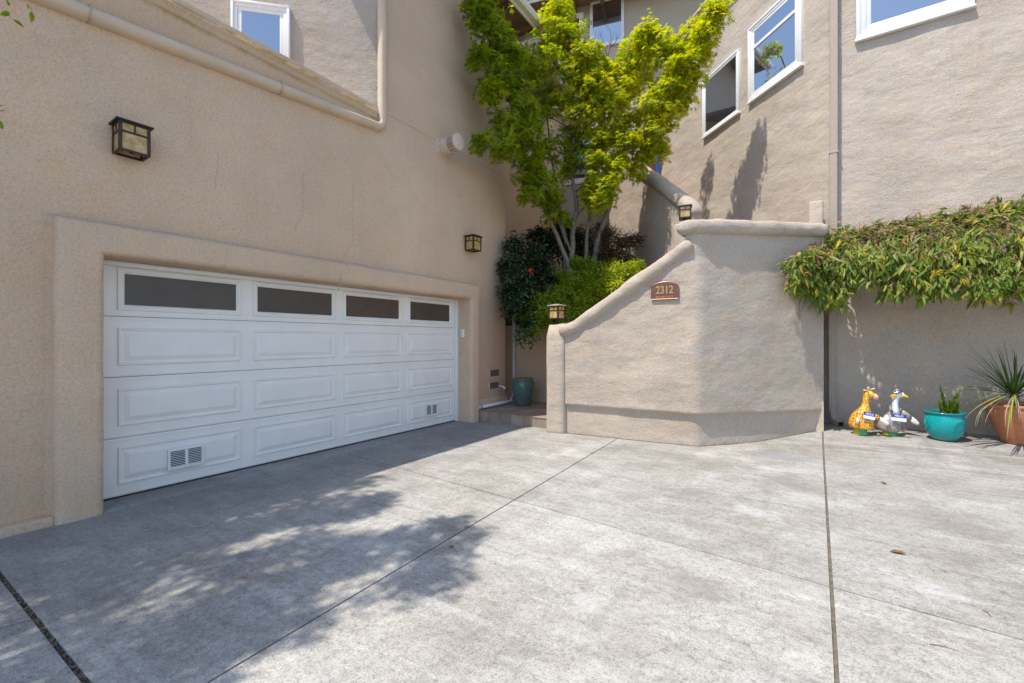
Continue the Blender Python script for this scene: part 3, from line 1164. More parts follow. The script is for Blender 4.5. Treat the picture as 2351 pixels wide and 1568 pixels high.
# ragged dark strip where the wall meets the paving
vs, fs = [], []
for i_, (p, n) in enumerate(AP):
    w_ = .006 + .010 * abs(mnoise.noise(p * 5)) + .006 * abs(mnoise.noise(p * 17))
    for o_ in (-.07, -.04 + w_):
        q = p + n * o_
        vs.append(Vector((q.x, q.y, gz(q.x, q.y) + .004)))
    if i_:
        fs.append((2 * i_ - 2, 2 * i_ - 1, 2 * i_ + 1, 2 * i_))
dl = mesh_obj('base_strip', vs, fs, plain('base_strip_dark', (.13, .105, .08), .95, var=.4, vscale=20), drive)
dl['kind'] = 'stuff'

# left post
mb = MB()
pm = Matrix.Translation((P0 + P1) / 2) @ Matrix.Rotation(math.atan2(dA.y, dA.x), 4, 'Z')
bm = bmesh.new()
bmesh.ops.create_cube(bm, size=1)
bmesh.ops.subdivide_edges(bm, edges=bm.edges[:], cuts=9, use_grid_fill=True)
hw = (P1 - P0).length / 2
for v in bm.verts:
    c = v.co * 2
    w2 = .075
    x, y, z = c.x * hw, c.y * .15, (c.z + 1) / 2
    # round the vertical corners and the top
    cr = Vector((x, y))
    inner = Vector((max(-hw + w2, min(hw - w2, x)), max(-.15 + w2, min(.15 - w2, y))))
    d = cr - inner
    if d.length > w2:
        d = d.normalized() * w2
    cr = inner + d
    zt = -.1 + z * (1.665 + .1)
    drop = max(0, z - .955) / .045
    sh = 1 - .22 * drop ** 2
    v.co = Vector((cr.x * sh, cr.y * sh + .12, zt + .02 * max(0, c.x) * (z ** 8)))
    v.co += Vector((0, -1, 0)) * 0
vsx = [pm @ v.co for v in bm.verts]
vsx = [v + Vector((mnoise.noise(v * 3), mnoise.noise(v * 3 + Vector((5, 5, 5))), 0)) * .009 for v in vsx]
bm.verts.index_update()
mb.add(vsx, [[v.index for v in f.verts] for f in bm.faces])
bm.free()
B(mb, 'post', M['st_bay'], bay, smooth=True)

# copings
cA = lambda x, z, back=.10: Vector((x, P1.y + (x - P1.x) * dA.y / dA.x, z)) - nA * back
o = loft('sloping_coping', [cA(-3.12, 1.56), cA(-2.98, 1.585), cA(-2.86, 1.64), cA(-1.40, 2.60), cA(-1.27, 2.70)], .34, .20, M['st_bay'], None, .015, 18, 2.8, endround=.3)
world_child(o, bay)
tp = [P2 - dA * .25 - nA * .08 + Vector((0, 0, 2.90)), P2 - dA * .12 - nA * .075 + Vector((0, 0, 2.905)), P2 + (dB - dA) * .02 - (nA + nB) * .04 + Vector((0, 0, 2.905)),
      P2 + dB * .2 - nB * .08 + Vector((0, 0, 2.905)), P2 + dB * 1.0 - nB * .08 + Vector((0, 0, 2.92)), P3 + dB * .03 - nB * .08 + Vector((0, 0, 2.935))]
o = loft('top_coping', tp, .33, .205, M['st_bay'], None, .017, 18, 3.0, endround=.35)
world_child(o, bay)
# return wall to the house, with the taller sunlit stub
B(MB().box(.0, .17, P3.y - .02, 8.12, -.1, 2.93), 'return_wall', M['st_bay'], bay)
rp = hit(1873, 480, (0, 7.46, 0), (0, 1, 0))
o = B(MB().box(rp.x - .085, rp.x + .09, 7.50, 8.13, 2.5, 3.39, .03, seg=3), 'end_post', M['st_bay'], bay, smooth=True)
# inner floor of the stair landing and first flight
stairs = empty('stairs', (-2.2, 7.0, 0), 0, label='terracotta edged stair flights behind the stair wall', kind='structure')
for k in range(11):
    x0 = -3.25 + k * .22
    yb = max(6.36, 6.065 + (x0 + .22 + 1.19) + .42)
    B(MB().box(x0, x0 + .22, yb, 7.63, -.1, .18 + .17 * (k + 1)), 'step', M['tile_red'], stairs)
fl = [(-.82, 6.95), (-.2, 7.5), (-.02, 8.0), (.2, 8.15), (-1.0, 9.3), (-1.7, 8.3), (-.82, 7.63)]
B(MB().prism(fl, (0, 0, 1.9), (1, 0, 0), (0, 1, 0), (0, 0, 1), .14), 'landing_floor', M['tile_red'], stairs)
dS = Vector((-S2, S2, 0))
nS = Vector((-S2, -S2, 0))
WB0 = Vector((.249, 8.1, 0))
for k in range(17):
    t0 = 1.35 + k * .235
    z1 = 2.2 + .172 * (k + 1)
    a = WB0 + dS * t0 + nS * .02
    B(MB().prism([(0, 0), (.245, 0), (.245, 1.15), (0, 1.15)], Vector((a.x, a.y, z1 - .25)), dS, nS, (0, 0, 1), .25), 'step', M['tile_red'], stairs)

lz = hit(1277, 742, cA(-3.2, 0), nA)
lantern('amber post lantern on the low end of the sloping stair wall', (lz.x + .0, lz.y + .02, 1.755), R_(-8), .165, .165, .2, 'post', .024)
l2 = at(1573, 503, 6.62)
lantern('grey capped post lantern behind the top corner of the stair wall', (l2.x, l2.y, l2.z + .0), R_(12), .155, .155, .185, 'post', .022)
# the pier that carries the second lantern
o = B(MB().box(l2.x - .13, l2.x + .13, l2.y - .13, l2.y + .13, 1.9, l2.z - .085, .02), 'lantern_pier', M['st_bay'], bay)

# ------------------------------------------------------------------ address plaque
pc = hit(1526.5, 668, P1 + nA * .0, nA)
plq = empty('address_plaque', pc + nA * .014, math.atan2(dA.y, dA.x), label='arched bronze address plaque reading 2312 on the stair wall', cat='plaque')
pw, ph, arch = .178, .10, .052
out = [(-pw, -ph - .012), (pw, -ph - .012), (pw, ph - .03)]
for k in range(1, 12):
    t = k / 12
    xx = pw * (1 - 2 * t)
    out.append((xx, ph - .03 + arch * (1 - (xx / pw) ** 2)))
out.append((-pw, ph - .03))
M['plaque'] = plain('plaque_brown', (.17, .085, .07), .45, .3, var=.12)
M['gold'] = plain('plaque_gold', (.55, .33, .13), .4, .5, var=.1)
M['plrim'] = plain('plaque_rim', (.36, .17, .10), .4, .4)
MB().prism(out, (0, 0, 0), (1, 0, 0), (0, 0, 1), (0, -1, 0), .012).build('plate', M['plaque'], plq)
cyc = [(a, -.012, b) for a, b in [(x * .975, z * .975 + .0) for x, z in out]]
MB().tube(cyc, .0055, 6, closed=True).build('rim', M['plrim'], plq)
MF = Matrix.Translation((0, -.0125, .008)) @ Matrix.Rotation(R_(90), 4, 'X')
text_mesh('numerals', '2312', .145, MF, M['gold'], plq, .004, .78, .0028)
MF2 = Matrix.Translation((0, -.0125, -.083)) @ Matrix.Rotation(R_(90), 4, 'X')
text_mesh('street_word', 'PELHAM', .034, Matrix.Translation((-.052, 0, 0)) @ MF2, M['gold'], plq, .003, .92, .0004)
text_mesh('street_word', 'PLACE', .034, Matrix.Translation((.068, 0, 0)) @ MF2, M['gold'], plq, .003, .92, .0004)
for (x, z) in ((0, .1), (.158, 0), (-.158, -.005)):
    MB().lathe([(.0, .017), (.005, .016), (.006, .012)], 8, M=Matrix.Translation((x, 0, z)) @ Matrix.Rotation(R_(90), 4, 'X')).build('screw', M['plrim'], plq)

# ------------------------------------------------------------------ tiled landing
land = empty('stair_landing', (-4.15, 6.9, 0), 0, label='tiled landing step between the garage wall and the stair wall', kind='structure')
LX0, LX1, LY0, LY1, LZ = GX + .03, -3.28, 6.14, 7.68, .185
B(MB().box(LX0, LX1, LY0 + .012, LY1, -.1, LZ - .012), 'landing_bed', M['joint'], land)


def clip_poly(poly, x0, x1, y0, y1):
    def cl(p, f, g):
        r = []
        for i in range(len(p)):
            a, b = p[i - 1], p[i]
            fa, fb = f(a), f(b)
            if (fa >= 0) != (fb >= 0):
                t = fa / (fa - fb)
                r.append((a[0] + (b[0] - a[0]) * t, a[1] + (b[1] - a[1]) * t))
            if fb >= 0:
                r.append(b)
        return r
    for f in (lambda q: q[0] - x0, lambda q: x1 - q[0], lambda q: q[1] - y0, lambda q: y1 - q[1]):
        poly = cl(poly, f, None)
        if len(poly) < 3:
            return []
    return poly


tcols = [plain('landing_tile_a', (.34, .26, .20), .55, var=.22, vscale=6), plain('landing_tile_b', (.40, .31, .24), .55, var=.22, vscale=6), plain('landing_tile_c', (.30, .235, .19), .55, var=.22, vscale=6)]
rng = random.Random(11)
TS = .32
for i in range(-12, 12):
    for j in range(-12, 12):
        cx_, cy_ = -4.1 + (i - j) * TS * S2, 6.6 + (i + j) * TS * S2
        h = TS * S2 - .004
        q = clip_poly([(cx_, cy_ - h), (cx_ + h, cy_), (cx_, cy_ + h), (cx_ - h, cy_)], LX0 + .003, LX1, LY0 - .012, LY1)
        if q:
            dz = rng.uniform(-.0008, .0008)
            B(MB().prism(q, (0, 0, LZ - .012 + dz), (1, 0, 0), (0, 1, 0), (0, 0, 1), .012), 'floor_tile', tcols[rng.randrange(3)], land)
x = LX0 + .003
k = 0
while x < LX1:
    x2 = min(x + .245, LX1)
    B(MB().box(x + .003, x2 - .003, LY0 - .002, LY0 + .012, -.05, LZ - .014), 'riser_tile', tcols[(k * 2 + 1) % 3], land)
    x = x2
    k += 1

# ------------------------------------------------------------------ retaining wall of the planter and the stair-side parapet
rw = empty('planter_wall', (-4.0, 7.8, 0), 0, label='shaded tan retaining wall at the back of the tiled landing', cat='wall')
o = grid_wall('wall_face', 40, 24, lambda u, v: Vector((-5.6 + u * 4.3, 7.68, -.1 + v * (1.84 + max(0, (-5.6 + u * 4.3) + 3.4) * .5))), lambda u: Vector((0, -1, 0)), .2, .006, M['st_garage'])
world_child(o, rw)

sp2 = empty('stair_parapet', (-2.5, 9.0, 0), 0, label='shaded stair parapet with rounded sloping coping behind the maple', cat='wall')
Q0 = Vector((-1.71, 8.25, 0))
o = grid_wall('wall_face', 60, 36, lambda u, v: Q0 + dS * (u * 3.6) + Vector((0, 0, 1.6 + v * (3.72 - 1.6 + u * 3.6 * .74))), lambda u: nS, .2, .012, M['st_house'])
world_child(o, sp2)
pts = [Q0 + dS * (t) - nS * .09 + Vector((0, 0, 3.72 + .74 * t - (.1 * max(0, .25 - t) / .25))) for t in (0.02, .12, .25, 1, 2, 3, 3.6)]
o = loft('sloping_coping', pts,   .32, .24, M['st_house'], None, .013, 18, 2.6, endround=.6)
world_child(o, sp2)

# ------------------------------------------------------------------ right-hand house
rh = empty('stucco_house', (2.5, 8.6, 0), 0, label='sunlit sand stucco house on the right with white framed windows', cat='building')
o = grid_wall('wall_front', 84, 110, lambda u, v: Vector((.249 + u * 6.0, 8.1, -.12 + v * 8.7)), lambda u: Vector((0, -1, 0)), .25, .016, M['st_house'])
world_child(o, rh)
tend = lambda z: 3.8 + (8.3 - z) * .373 if z > 4.2 else 3.8 + (8.3 - 4.2) * .373
o = grid_wall('wall_angled', 70, 84, lambda u, v: WB0 + dS * (u * tend(-.1 + v * 8.6)) + Vector((0, 0, -.1 + v * 8.6)), lambda u: nS, .35, .014, M['st_house'])
world_child(o, rh)
for (dz, hh, pr) in ((8.33, .11, .10), (8.48, .13, .15)):
    o = loft('wall_coping', [WB0 + dS * t - nS * (.14 - pr) + Vector((0, 0, dz)) for t in (-.1, 1, 2, 3, 3.86)], .4, hh, M['st_house'], None, .006, 12, 3, endround=.3)
    world_child(o, rh)
window('C', rh, Vector((.568, 8.09, 5.77)), (1, 0, 0), 1.21, 1.4, (0, -1, 0), 0, trim=.12)
B1a, B1b = Vector((-1.874, 10.223, 5.80)), Vector((-1.084, 9.433, 5.80))
window('B1', rh, B1a + nS * .01, (B1b - B1a), 1.117, 1.21, nS, 0, sash=False)
B2a, B2b = Vector((-.904, 9.253, 5.83)), Vector((-.068, 8.417, 5.83))
window('B2', rh, B2a + nS * .01, (B2b - B2a), 1.18, 1.36, nS, 0, rail=.92, trim=.085)
# planter ledge under the vine, extended unseen to block sun on the wall
o = B(MB().box(.42, 6.2, 7.38, 8.11, 2.40, 2.52), 'sun_block_ledge', M['st_house'], rh)
bevel_obj(o, .03, 2)

# downspout at the corner
M['spout'] = plain('taupe_downspout', (.44, .375, .31), .45, var=.05)
ds = empty('downspout', (.3, 8.06, .2), 0, label='tall taupe fluted downspout at the corner of the right house', cat='downspout')


def fluted(x0, x1, y0, y1, z0, z1):
    pr = [(x0, y1), (x0, y0)]
    k = 5
    for i in range(k):
        a = x0 + (x1 - x0) * (i + .15) / k
        b = x0 + (x1 - x0) * (i + .85) / k
        pr += [(a, y0), (a + .002, y0 + .004), (b - .002, y0 + .004), (b, y0)]
    pr += [(x1, y0), (x1, y1)]
    return MB().prism(pr, (0, 0, z0), (1, 0, 0), (0, 1, 0), (0, 0, 1), z1 - z0)


dx0, dx1 = .262, .350
B(fluted(dx0, dx1, 7.995, 8.07, 4.17, 8.5), 'upper_pipe', M['spout'], ds)
B(fluted(dx0 - .005, dx1 - .005, 7.992, 8.07, 2.6, 4.2), 'middle_pipe', M['spout'], ds)
B(fluted(dx0 - .012, dx1 - .016, 7.995, 8.07, .36, 2.62), 'lower_pipe', M['spout'], ds)
B(MB().box(dx0 - .012, dx1 + .012, 7.988, 8.085, 4.185, 4.205), 'strap', M['spout'], ds)
B(MB().box(dx0 - .02, dx1 - .008, 7.99, 8.08, 1.55, 1.57), 'strap', M['spout'], ds)
el = MB()
ex, ey = (dx0 + dx1) / 2 - .012, 8.03
d1 = Vector((.45, -.89, 0)).normalized()
ctr = [Vector((ex, ey, .40)), Vector((ex, ey, .30)), Vector((ex, ey, .265)) + d1 * .03, Vector((ex, ey, .24)) + d1 * .09, Vector((ex, ey, .225)) + d1 * .20]
for p in ctr:
    pass
ev_, ef = [], []
sd_ = Vector((d1.y, -d1.x, 0))
for i, p in enumerate(ctr):
    t = (ctr[min(i + 1, 4)] - ctr[max(i - 1, 0)]).normalized()
    upv = sd_.cross(t).normalized()
    for (a, b) in ((-.043, -.036), (.043, -.036), (.043, .036), (-.043, .036)):
        ev_.append(p + sd_ * a + upv * b)
for i in range(4):
    for k in range(4):
        q = (k + 1) % 4
        ef.append((i * 4 + k, i * 4 + q, i * 4 + 4 + q, i * 4 + 4 + k))
o = B(MB().add(ev_, ef), 'outlet_elbow', M['spout'], ds)
so = o.modifiers.new('sol', 'SOLIDIFY')
so.thickness = .004
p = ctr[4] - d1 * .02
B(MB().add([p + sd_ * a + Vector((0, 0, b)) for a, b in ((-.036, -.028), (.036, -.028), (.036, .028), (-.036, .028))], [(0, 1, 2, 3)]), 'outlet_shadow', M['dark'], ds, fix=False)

# ------------------------------------------------------------------ back house
bh = empty('back_house', (-5, 11.6, 3), 0, label='shaded stucco house behind the maple with tall white windows', cat='building')
FD = Vector((.966, .259, 0))
FN = Vector((.259, -.966, 0))
F0 = Vector((-3.3, 11.8, 0))
o = grid_wall('facade', 60, 50, lambda u, v: F0 + FD * (-6.2 + u * 10.5) + Vector((0, 0, 1.5 + v * 9.5)), lambda u: FN, .3, .012, M['st_back'])
world_child(o, bh)
fc = lambda c, r: hit(c, r, F0, FN)


def fwin(c0, c1, r_bot, h, name, **k):
    a, b = fc(c0, r_bot), fc(c1, r_bot)
    a.z = b.z = (a.z + b.z) / 2
    window(name, bh, a + FN * .012, b - a, (b - a).length, h, FN, 0, **k)


fwin(1355, 1433, 105, 1.28, 'f1', sash=False)
fwin(1297, 1340, 150, 1.4, 'f2')
fwin(1268, 1292, 150, 1.3, 'f2b')
fwin(1284, 1389, 420, 1.45, 'f3', rail=.8)
# blue-framed entry door beside the stair head
dd = empty('entry_door', fc(1497, 395), 0, label='dark red entry door in a blue frame at the top of the stairs', cat='door')
a, b = fc(1478, 395), fc(1516, 395)
a.z = b.z = a.z - .5
wd = (b - a).length
B(MB().prism([(0, 0), (wd, 0), (wd, 2.1), (0, 2.1)], a + FN * .012, FD, Z_, FN, .02), 'door_leaf', plain('dark_red_door', (.10, .02, .018), .4), dd)
B(MB().prism([(wd - .12, -.0), (wd, 0), (wd, 2.15), (wd - .12, 2.15)], a + FN * .034, FD, Z_, FN, .05), 'door_jamb', plain('blue_frame_paint', (.03, .07, .26), .4), dd)
B(MB().prism([(0, 2.1), (wd - .12, 2.1), (wd - .12, 2.2), (0, 2.2)], a + FN * .034, FD, Z_, FN, .05), 'door_head', bpy.data.materials['blue_frame_paint'], dd)
# eave of the back house
e0 = fc(1250, 10)
ez = 10.55
o = B(MB().prism([(-6.2, 0), (4.3, 0), (4.3, .75), (-6.2, .75)], F0 + Vector((0, 0, ez + .2)), FD, FN, Z_, .04), 'soffit', M['soffit'], bh)
for k in range(14):
    B(MB().prism([(-6.0 + k * .75, .0), (-5.9 + k * .75, .0), (-5.9 + k * .75, .74), (-6.0 + k * .75, .74)], F0 + Vector((0, 0, ez + .08)), FD, FN, Z_, .12), 'rafter_tail', M['soffit'], bh)
B(MB().prism([(-6.2, .752), (4.3, .752), (4.3, .785), (-6.2, .785)], F0 + Vector((0, 0, ez + .05)), FD, FN, Z_, .22), 'fascia', M['white'], bh)
g = MB().prism([(0, .03), (.09, .0), (.12, .06), (.12, .14), (0, .14)], F0 + FD * -6.2 + FN * .786 + Vector((0, 0, ez + .12)), FN, Z_, FD, 10.5)
B(g, 'eave_gutter', M['white'], bh)
B(MB().prism([(-6.2, -.2), (4.3, -.2), (4.3, .80), (-6.2, .80)], F0 + Vector((0, 0, ez + .28)), FD, FN, Z_, .05), 'roof', bpy.data.materials['brown_shingle'], bh)

# ------------------------------------------------------------------ hillside soil in the planter
hv, hf = [], []
NXh, NYh = 24, 20


def soil_z(x, y):
    return 1.66 + sst(7.8, 9.2, y) * 1.05 + max(0, y - 9.2) * .35 + mnoise.noise(Vector((x, y, 0))) * .06


for i in range(NXh + 1):
    for j in range(NYh + 1):
        x = -9 + 7.6 * i / NXh
        y = 7.80 + 4.6 * j / NYh
        hv.append((x, y, soil_z(x, y)))
for i in range(NXh):
    for j in range(NYh):
        a = i * (NYh + 1) + j
        hf.append((a, a + NYh + 1, a + NYh + 2, a + 1))
hs_ = mesh_obj('hillside', hv, hf, M['soil'], None, True)
tag(hs_, 'dark soil of the raised planting bed under the maple', None, None, 'structure')

# ------------------------------------------------------------------ white drain pipe on the landing
pp = empty('drain_pipe', (GX, 7.5, .2), 0, label='white pipe running down the planter wall and along the landing edge', cat='pipe')
vx = hit(1178.5, 800, (0, 7.60, 0), (0, 1, 0))
pr = .030
mb = MB().tube([(vx.x, 7.615, 2.0), (vx.x, 7.615, .30), (vx.x, 7.60, .255), (vx.x - .03, 7.54, .235), (GX + .075, 7.2, .235), (GX + .075, 6.16, .235)], pr, 12)
B(mb, 'pipe_run', M['white_pipe'], pp, smooth=True)
B(MB().tube([(GX + .075, 6.22, .235), (GX + .075, 6.10, .235), (GX + .08, 6.065, .215), (GX + .08, 6.065, .12)], pr + .006, 12), 'elbow', M['white_pipe'], pp, smooth=True)
B(MB().tube([(vx.x, 7.615, 1.9), (vx.x, 7.615, 2.03)], pr + .005, 12), 'coupling', M['white_pipe'], pp, smooth=True)
B(MB().tube([(vx.x - .06, 7.67, 1.42), (vx.x - .045, 7.60, 1.42), (vx.x, 7.575, 1.42), (vx.x + .045, 7.60, 1.42), (vx.x + .06, 7.67, 1.42)], .006, 6), 'pipe_strap', M['bronze'], pp)

# ------------------------------------------------------------------ pots
def glaze(name, a, b_, zlo, zhi, rough=.12):
    m, nt, b = new_mat(name)
    tc = nt.nodes.new('ShaderNodeTexCoord')
    s = nt.nodes.new('ShaderNodeSeparateXYZ')
    nt.links.new(tc.outputs['Object'], s.inputs[0])
    n = noise_n(nt, tc.outputs['Object'], 7, 5, .65)
    h = mathn(nt, 'ADD', mathn(nt, 'DIVIDE', mathn(nt, 'SUBTRACT', s.outputs[2], zlo), zhi - zlo), mathn(nt, 'MULTIPLY', mathn(nt, 'SUBTRACT', n, .5), .7))
    c = ramp(nt, h, [(.1, b_), (.75, a)])
    sp_ = noise_n(nt, tc.outputs['Object'], 60, 3, .7)
    c = mixc(nt, 1.0, c, ramp(nt, sp_, [(.3, .7), (.5, 1.0)]), 'MULTIPLY')
    nt.links.new(c, b.inputs['Base Color'])
    b.inputs['Roughness'].default_value = rough
    nt.links.new(bump(nt, sp_, .15, .002), b.inputs['Normal'])
    return m


jp = at(1200.5, 925, 8.42)
jar = empty('glazed_jar', (jp.x, jp.y, LZ + .001), 0, label='tall green-blue glazed jar standing on the tiled landing', cat='jar')
MB().lathe([(0, 0), (.145, 0), (.155, .012), (.165, .08), (.19, .2), (.212, .33), (.216, .39), (.208, .44), (.195, .475), (.19, .482), (.193, .488), (.186, .488)], 40).build('body', glaze('jar_glaze', (.075, .17, .16), (.09, .135, .12), .0, .5), jar, smooth=True)
MB().lathe([(.192, .480), (.208, .486), (.212, .498), (.206, .512), (.196, .515), (.184, .508), (.180, .48), (.17, .30)], 40).build('rim', plain('jar_rim', (.20, .15, .10), .3, var=.2), jar, smooth=True)
MB().lathe([(0, .34), (.176, .34)], 24).build('soil', M['soil'], jar, fix=False)
em = MB()
for k in range(7):
    a0 = k * .9
    em.tube([(.02 * math.cos(a0 + q * .5) * (1 - q * .08), 0, .03 * math.sin(a0 + q * .7)) for q in range(5)], .003, 5)
MT = Matrix.Rotation(R_(-55), 4, 'Z') @ Matrix.Translation((0, -.213, .36))
em.v = [MT @ v for v in em.v]
em.build('emblem', plain('jar_emblem', (.20, .12, .05), .4), jar)

bp = gp(2168, 1009)
bowl = empty('turquoise_bowl', (bp.x, bp.y, gz(bp.x, bp.y)), 0, label='round turquoise glazed bowl planter beside the goose figure', cat='pot')
MB().lathe([(0, 0), (.13, 0), (.15, .008), (.19, .06), (.228, .13), (.243, .2), (.24, .26), (.225, .31), (.222, .318)], 48).build('body', glaze('turquoise_glaze', (.0, .33, .34), (.05, .27, .27), -.02, .16), bowl, smooth=True)
MB().lathe([(.222, .314), (.240, .322), (.25, .334), (.246, .346), (.232, .348), (.22, .34), (.215, .27)], 48).build('rim', glaze('turquoise_rim', (.01, .20, .22), (.01, .17, .19), 0, .3), bowl, smooth=True)
MB().lathe([(0, .318), (.1, .322), (.217, .306)], 30).build('soil', M['soil'], bowl, smooth=True)
bowl.scale = (.79, .79, 1)
rng = random.Random(8)
mb = MB()
for k in range(130):
    a, r0 = rng.uniform(0, 6.28), rng.uniform(0, .2)
    s = rng.uniform(.006, .014)
    p = Vector((r0 * math.cos(a), r0 * math.sin(a), .318))
    d = Vector((rng.uniform(-1, 1), rng.uniform(-1, 1), rng.uniform(0, .5))).normalized() * s * 2
    mb.add([p - d, p + d.cross(Z_) * .5, p + d, p + Vector((0, 0, s))], [(0, 1, 3), (1, 2, 3), (2, 0, 3), (0, 2, 1)], rng.randrange(2))
o = mb.build('bark_mulch', [plain('bark_a', (.16, .09, .055), .9), plain('bark_b', (.045, .03, .02), .9)], bowl)
o['kind'] = 'stuff'

tp_ = gp(2348, 1018)
tpot = empty('terracotta_pot', (tp_.x, tp_.y, gz(tp_.x, tp_.y)), 0, label='large orange terracotta pot at the right edge', cat='pot')


tpot.scale = (.80, .80, 1)


def terracotta():
    m, nt, b = new_mat('terracotta')
    tc = nt.nodes.new('ShaderNodeTexCoord')
    mp = nt.nodes.new('ShaderNodeMapping')
    mp.inputs['Scale'].default_value = (1, 1, 9)
    nt.links.new(tc.outputs['Object'], mp.inputs[0])
    n = noise_n(nt, mp.outputs[0], 5, 5, .6)
    n2 = noise_n(nt, tc.outputs['Object'], 4, 4, .6)
    c = ramp(nt, n, [(.3, (.42, .155, .07)), (.7, (.54, .22, .105))])
    c = mixc(nt, ramp(nt, n2, [(.52, 0.0), (.75, .5)]), c, (.42, .27, .2))
    nt.links.new(c, b.inputs['Base Color'])
    b.inputs['Roughness'].default_value = .75
    return m


M['terra'] = terracotta()
MB().lathe([(0, 0), (.2, 0), (.215, .01), (.25, .08), (.32, .22), (.365, .33), (.385, .40), (.388, .425)], 56).build('body', M['terra'], tpot, smooth=True)
MB().lathe([(.386, .42), (.402, .43), (.412, .448), (.405, .465), (.388, .468), (.372, .455), (.36, .36)], 56).build('rim', M['terra'], tpot, smooth=True)
MB().lathe([(0, .43), (.2, .432), (.366, .42)], 32).build('soil', M['soil'], tpot, smooth=True)

# ------------------------------------------------------------------ foliage tools
def tpl_maple():
    V, Fc = [], []
    for ang, ln, w in ((0, 1.0, .13), (40, .9, .12), (-40, .9, .12), (85, .62, .10), (-85, .62, .10)):
        a = R_(ang)
        d = np.array([math.cos(a), math.sin(a), 0.0])
        s = np.array([-math.sin(a), math.cos(a), 0.0])
        b = len(V)
        V += [np.zeros(3), d * ln * .5 + s * w + [0, 0, .03], d * ln - np.array([0, 0, .16 * ln]), d * ln * .5 - s * w + [0, 0, .03]]
        Fc.append((b, b + 1, b + 2, b + 3))
    return np.array(V), np.array(Fc)


def tpl_leaf(w=.13, fold=.04, curl=-.14):
    V = np.array([[0, 0, 0], [.3, w, fold], [.3, 0, 0], [.3, -w, fold], [.68, w * .82, fold + curl * .35], [.68, 0, curl * .35], [.68, -w * .82, fold + curl * .35], [1, 0, curl]], float)
    Fq = [(0, 2, 1, 1), (0, 3, 2, 2), (1, 2, 5, 4), (2, 3, 6, 5), (4, 5, 7, 7), (5, 6, 7, 7)]
    return V, Fq


def tpl_oval():
    V = np.array([[0, 0, 0], [.45, .28, .03], [1, 0, -.08], [.45, -.28, .03]], float)
    return V, np.array([(0, 1, 2, 3)])


def leaves(name, tpl, P, Fd, Nr, S, mats, parent, mi=None, loc=(0, 0, 0)):
    V, Fc = tpl
    P, Fd, Nr, S = np.asarray(P, float), np.asarray(Fd, float), np.asarray(Nr, float), np.asarray(S, float)
    n = len(P)
    Fd = Fd / np.linalg.norm(Fd, axis=1, keepdims=True)
    Sd = np.cross(Nr, Fd)
    Sd /= np.linalg.norm(Sd, axis=1, keepdims=True) + 1e-9
    Nn = np.cross(Fd, Sd)
    W = (P[:, None, :] + S[:, None, None] * (V[None, :, 0:1] * Fd[:, None, :] + V[None, :, 1:2] * Sd[:, None, :] + V[None, :, 2:3] * Nn[:, None, :])).reshape(-1, 3) - np.array(loc)
    nv = len(V)
    me = bpy.data.meshes.new(name)
    faces = [tuple(dict.fromkeys(f)) for f in [tuple(int(q) for q in f) for f in Fc]]
    lt = [len(f) for f in faces]
    flat = np.array([q for f in faces for q in f])
    loops = (np.arange(n)[:, None] * nv + flat[None, :]).ravel()
    tot = np.tile(np.array(lt), n)
    start = np.concatenate([[0], np.cumsum(tot)[:-1]])
    me.vertices.add(len(W))
    me.vertices.foreach_set('co', W.ravel())
    me.loops.add(len(loops))
    me.loops.foreach_set('vertex_index', loops.astype(np.int32))
    me.polygons.add(len(tot))
    me.polygons.foreach_set('loop_start', start.astype(np.int32))
    me.polygons.foreach_set('loop_total', tot.astype(np.int32))
    for m in mats:
        me.materials.append(m)
    if mi is not None:
        me.polygons.foreach_set('material_index', np.repeat(np.asarray(mi, np.int32), len(lt)))
    me.update(calc_edges=True)
    me.validate()
    o = bpy.data.objects.new(name, me)
    COL.objects.link(o)
    o.parent = parent
    return o


def sprays(rs, centres, n_spray, n_leaf, disc=.26, size=(.05, .075), droop=.35, thick=.05, spread=1.0):
    """flat layered sprays of leaves inside ellipsoids. centres: (point, (rx,ry,rz), density)"""
    P, Fd, Nr, S = [], [], [], []
    for (c, rad, dens) in centres:
        c, rad = np.array(c), np.array(rad)
        nk = max(1, int(n_spray * dens))
        for k in range(nk + (int(nk * .3) if spread > 1 else 0)):
            d = rs.normal(size=3)
            d /= np.linalg.norm(d)
            q = c + d * rad * spread * rs.uniform(.1, 1.0) ** .6
            tipk = k >= nk
            if tipk:
                q = c + d * rad * rs.uniform(1.1, 1.65)
            out = q - c
            out = out + np.array([0, 0, .25 * np.linalg.norm(out)])
            out /= np.linalg.norm(out) + 1e-6
            n0 = np.array([0, 0, 1.0]) * .8 + out * .5 + rs.normal(size=3) * .22
            n0 /= np.linalg.norm(n0)
            a = np.cross(n0, [1, 0, .1])
            a /= np.linalg.norm(a)
            b = np.cross(n0, a)
            m = max(3, int(n_leaf * rs.uniform(.6, 1.3) * (.28 if tipk else 1)))
            r = disc * (.6 if tipk else 1) * np.sqrt(rs.uniform(0, 1, m)) * rs.uniform(.6, 1.2)
            t = rs.uniform(0, 6.283, m)
            dirs = np.cos(t)[:, None] * a + np.sin(t)[:, None] * b
            pts = q + dirs * r[:, None] + n0 * (rs.normal(size=m) * thick - .6 * r ** 2 / disc)[:, None]
            f = dirs + rs.normal(size=(m, 3)) * .45 + out * .3
            f[:, 2] -= droop
            nn = n0 + rs.normal(size=(m, 3)) * .35
            P.append(pts); Fd.append(f); Nr.append(nn)
            S.append(rs.uniform(size[0], size[1], m))
    return np.vstack(P), np.vstack(Fd), np.vstack(Nr), np.concatenate(S)


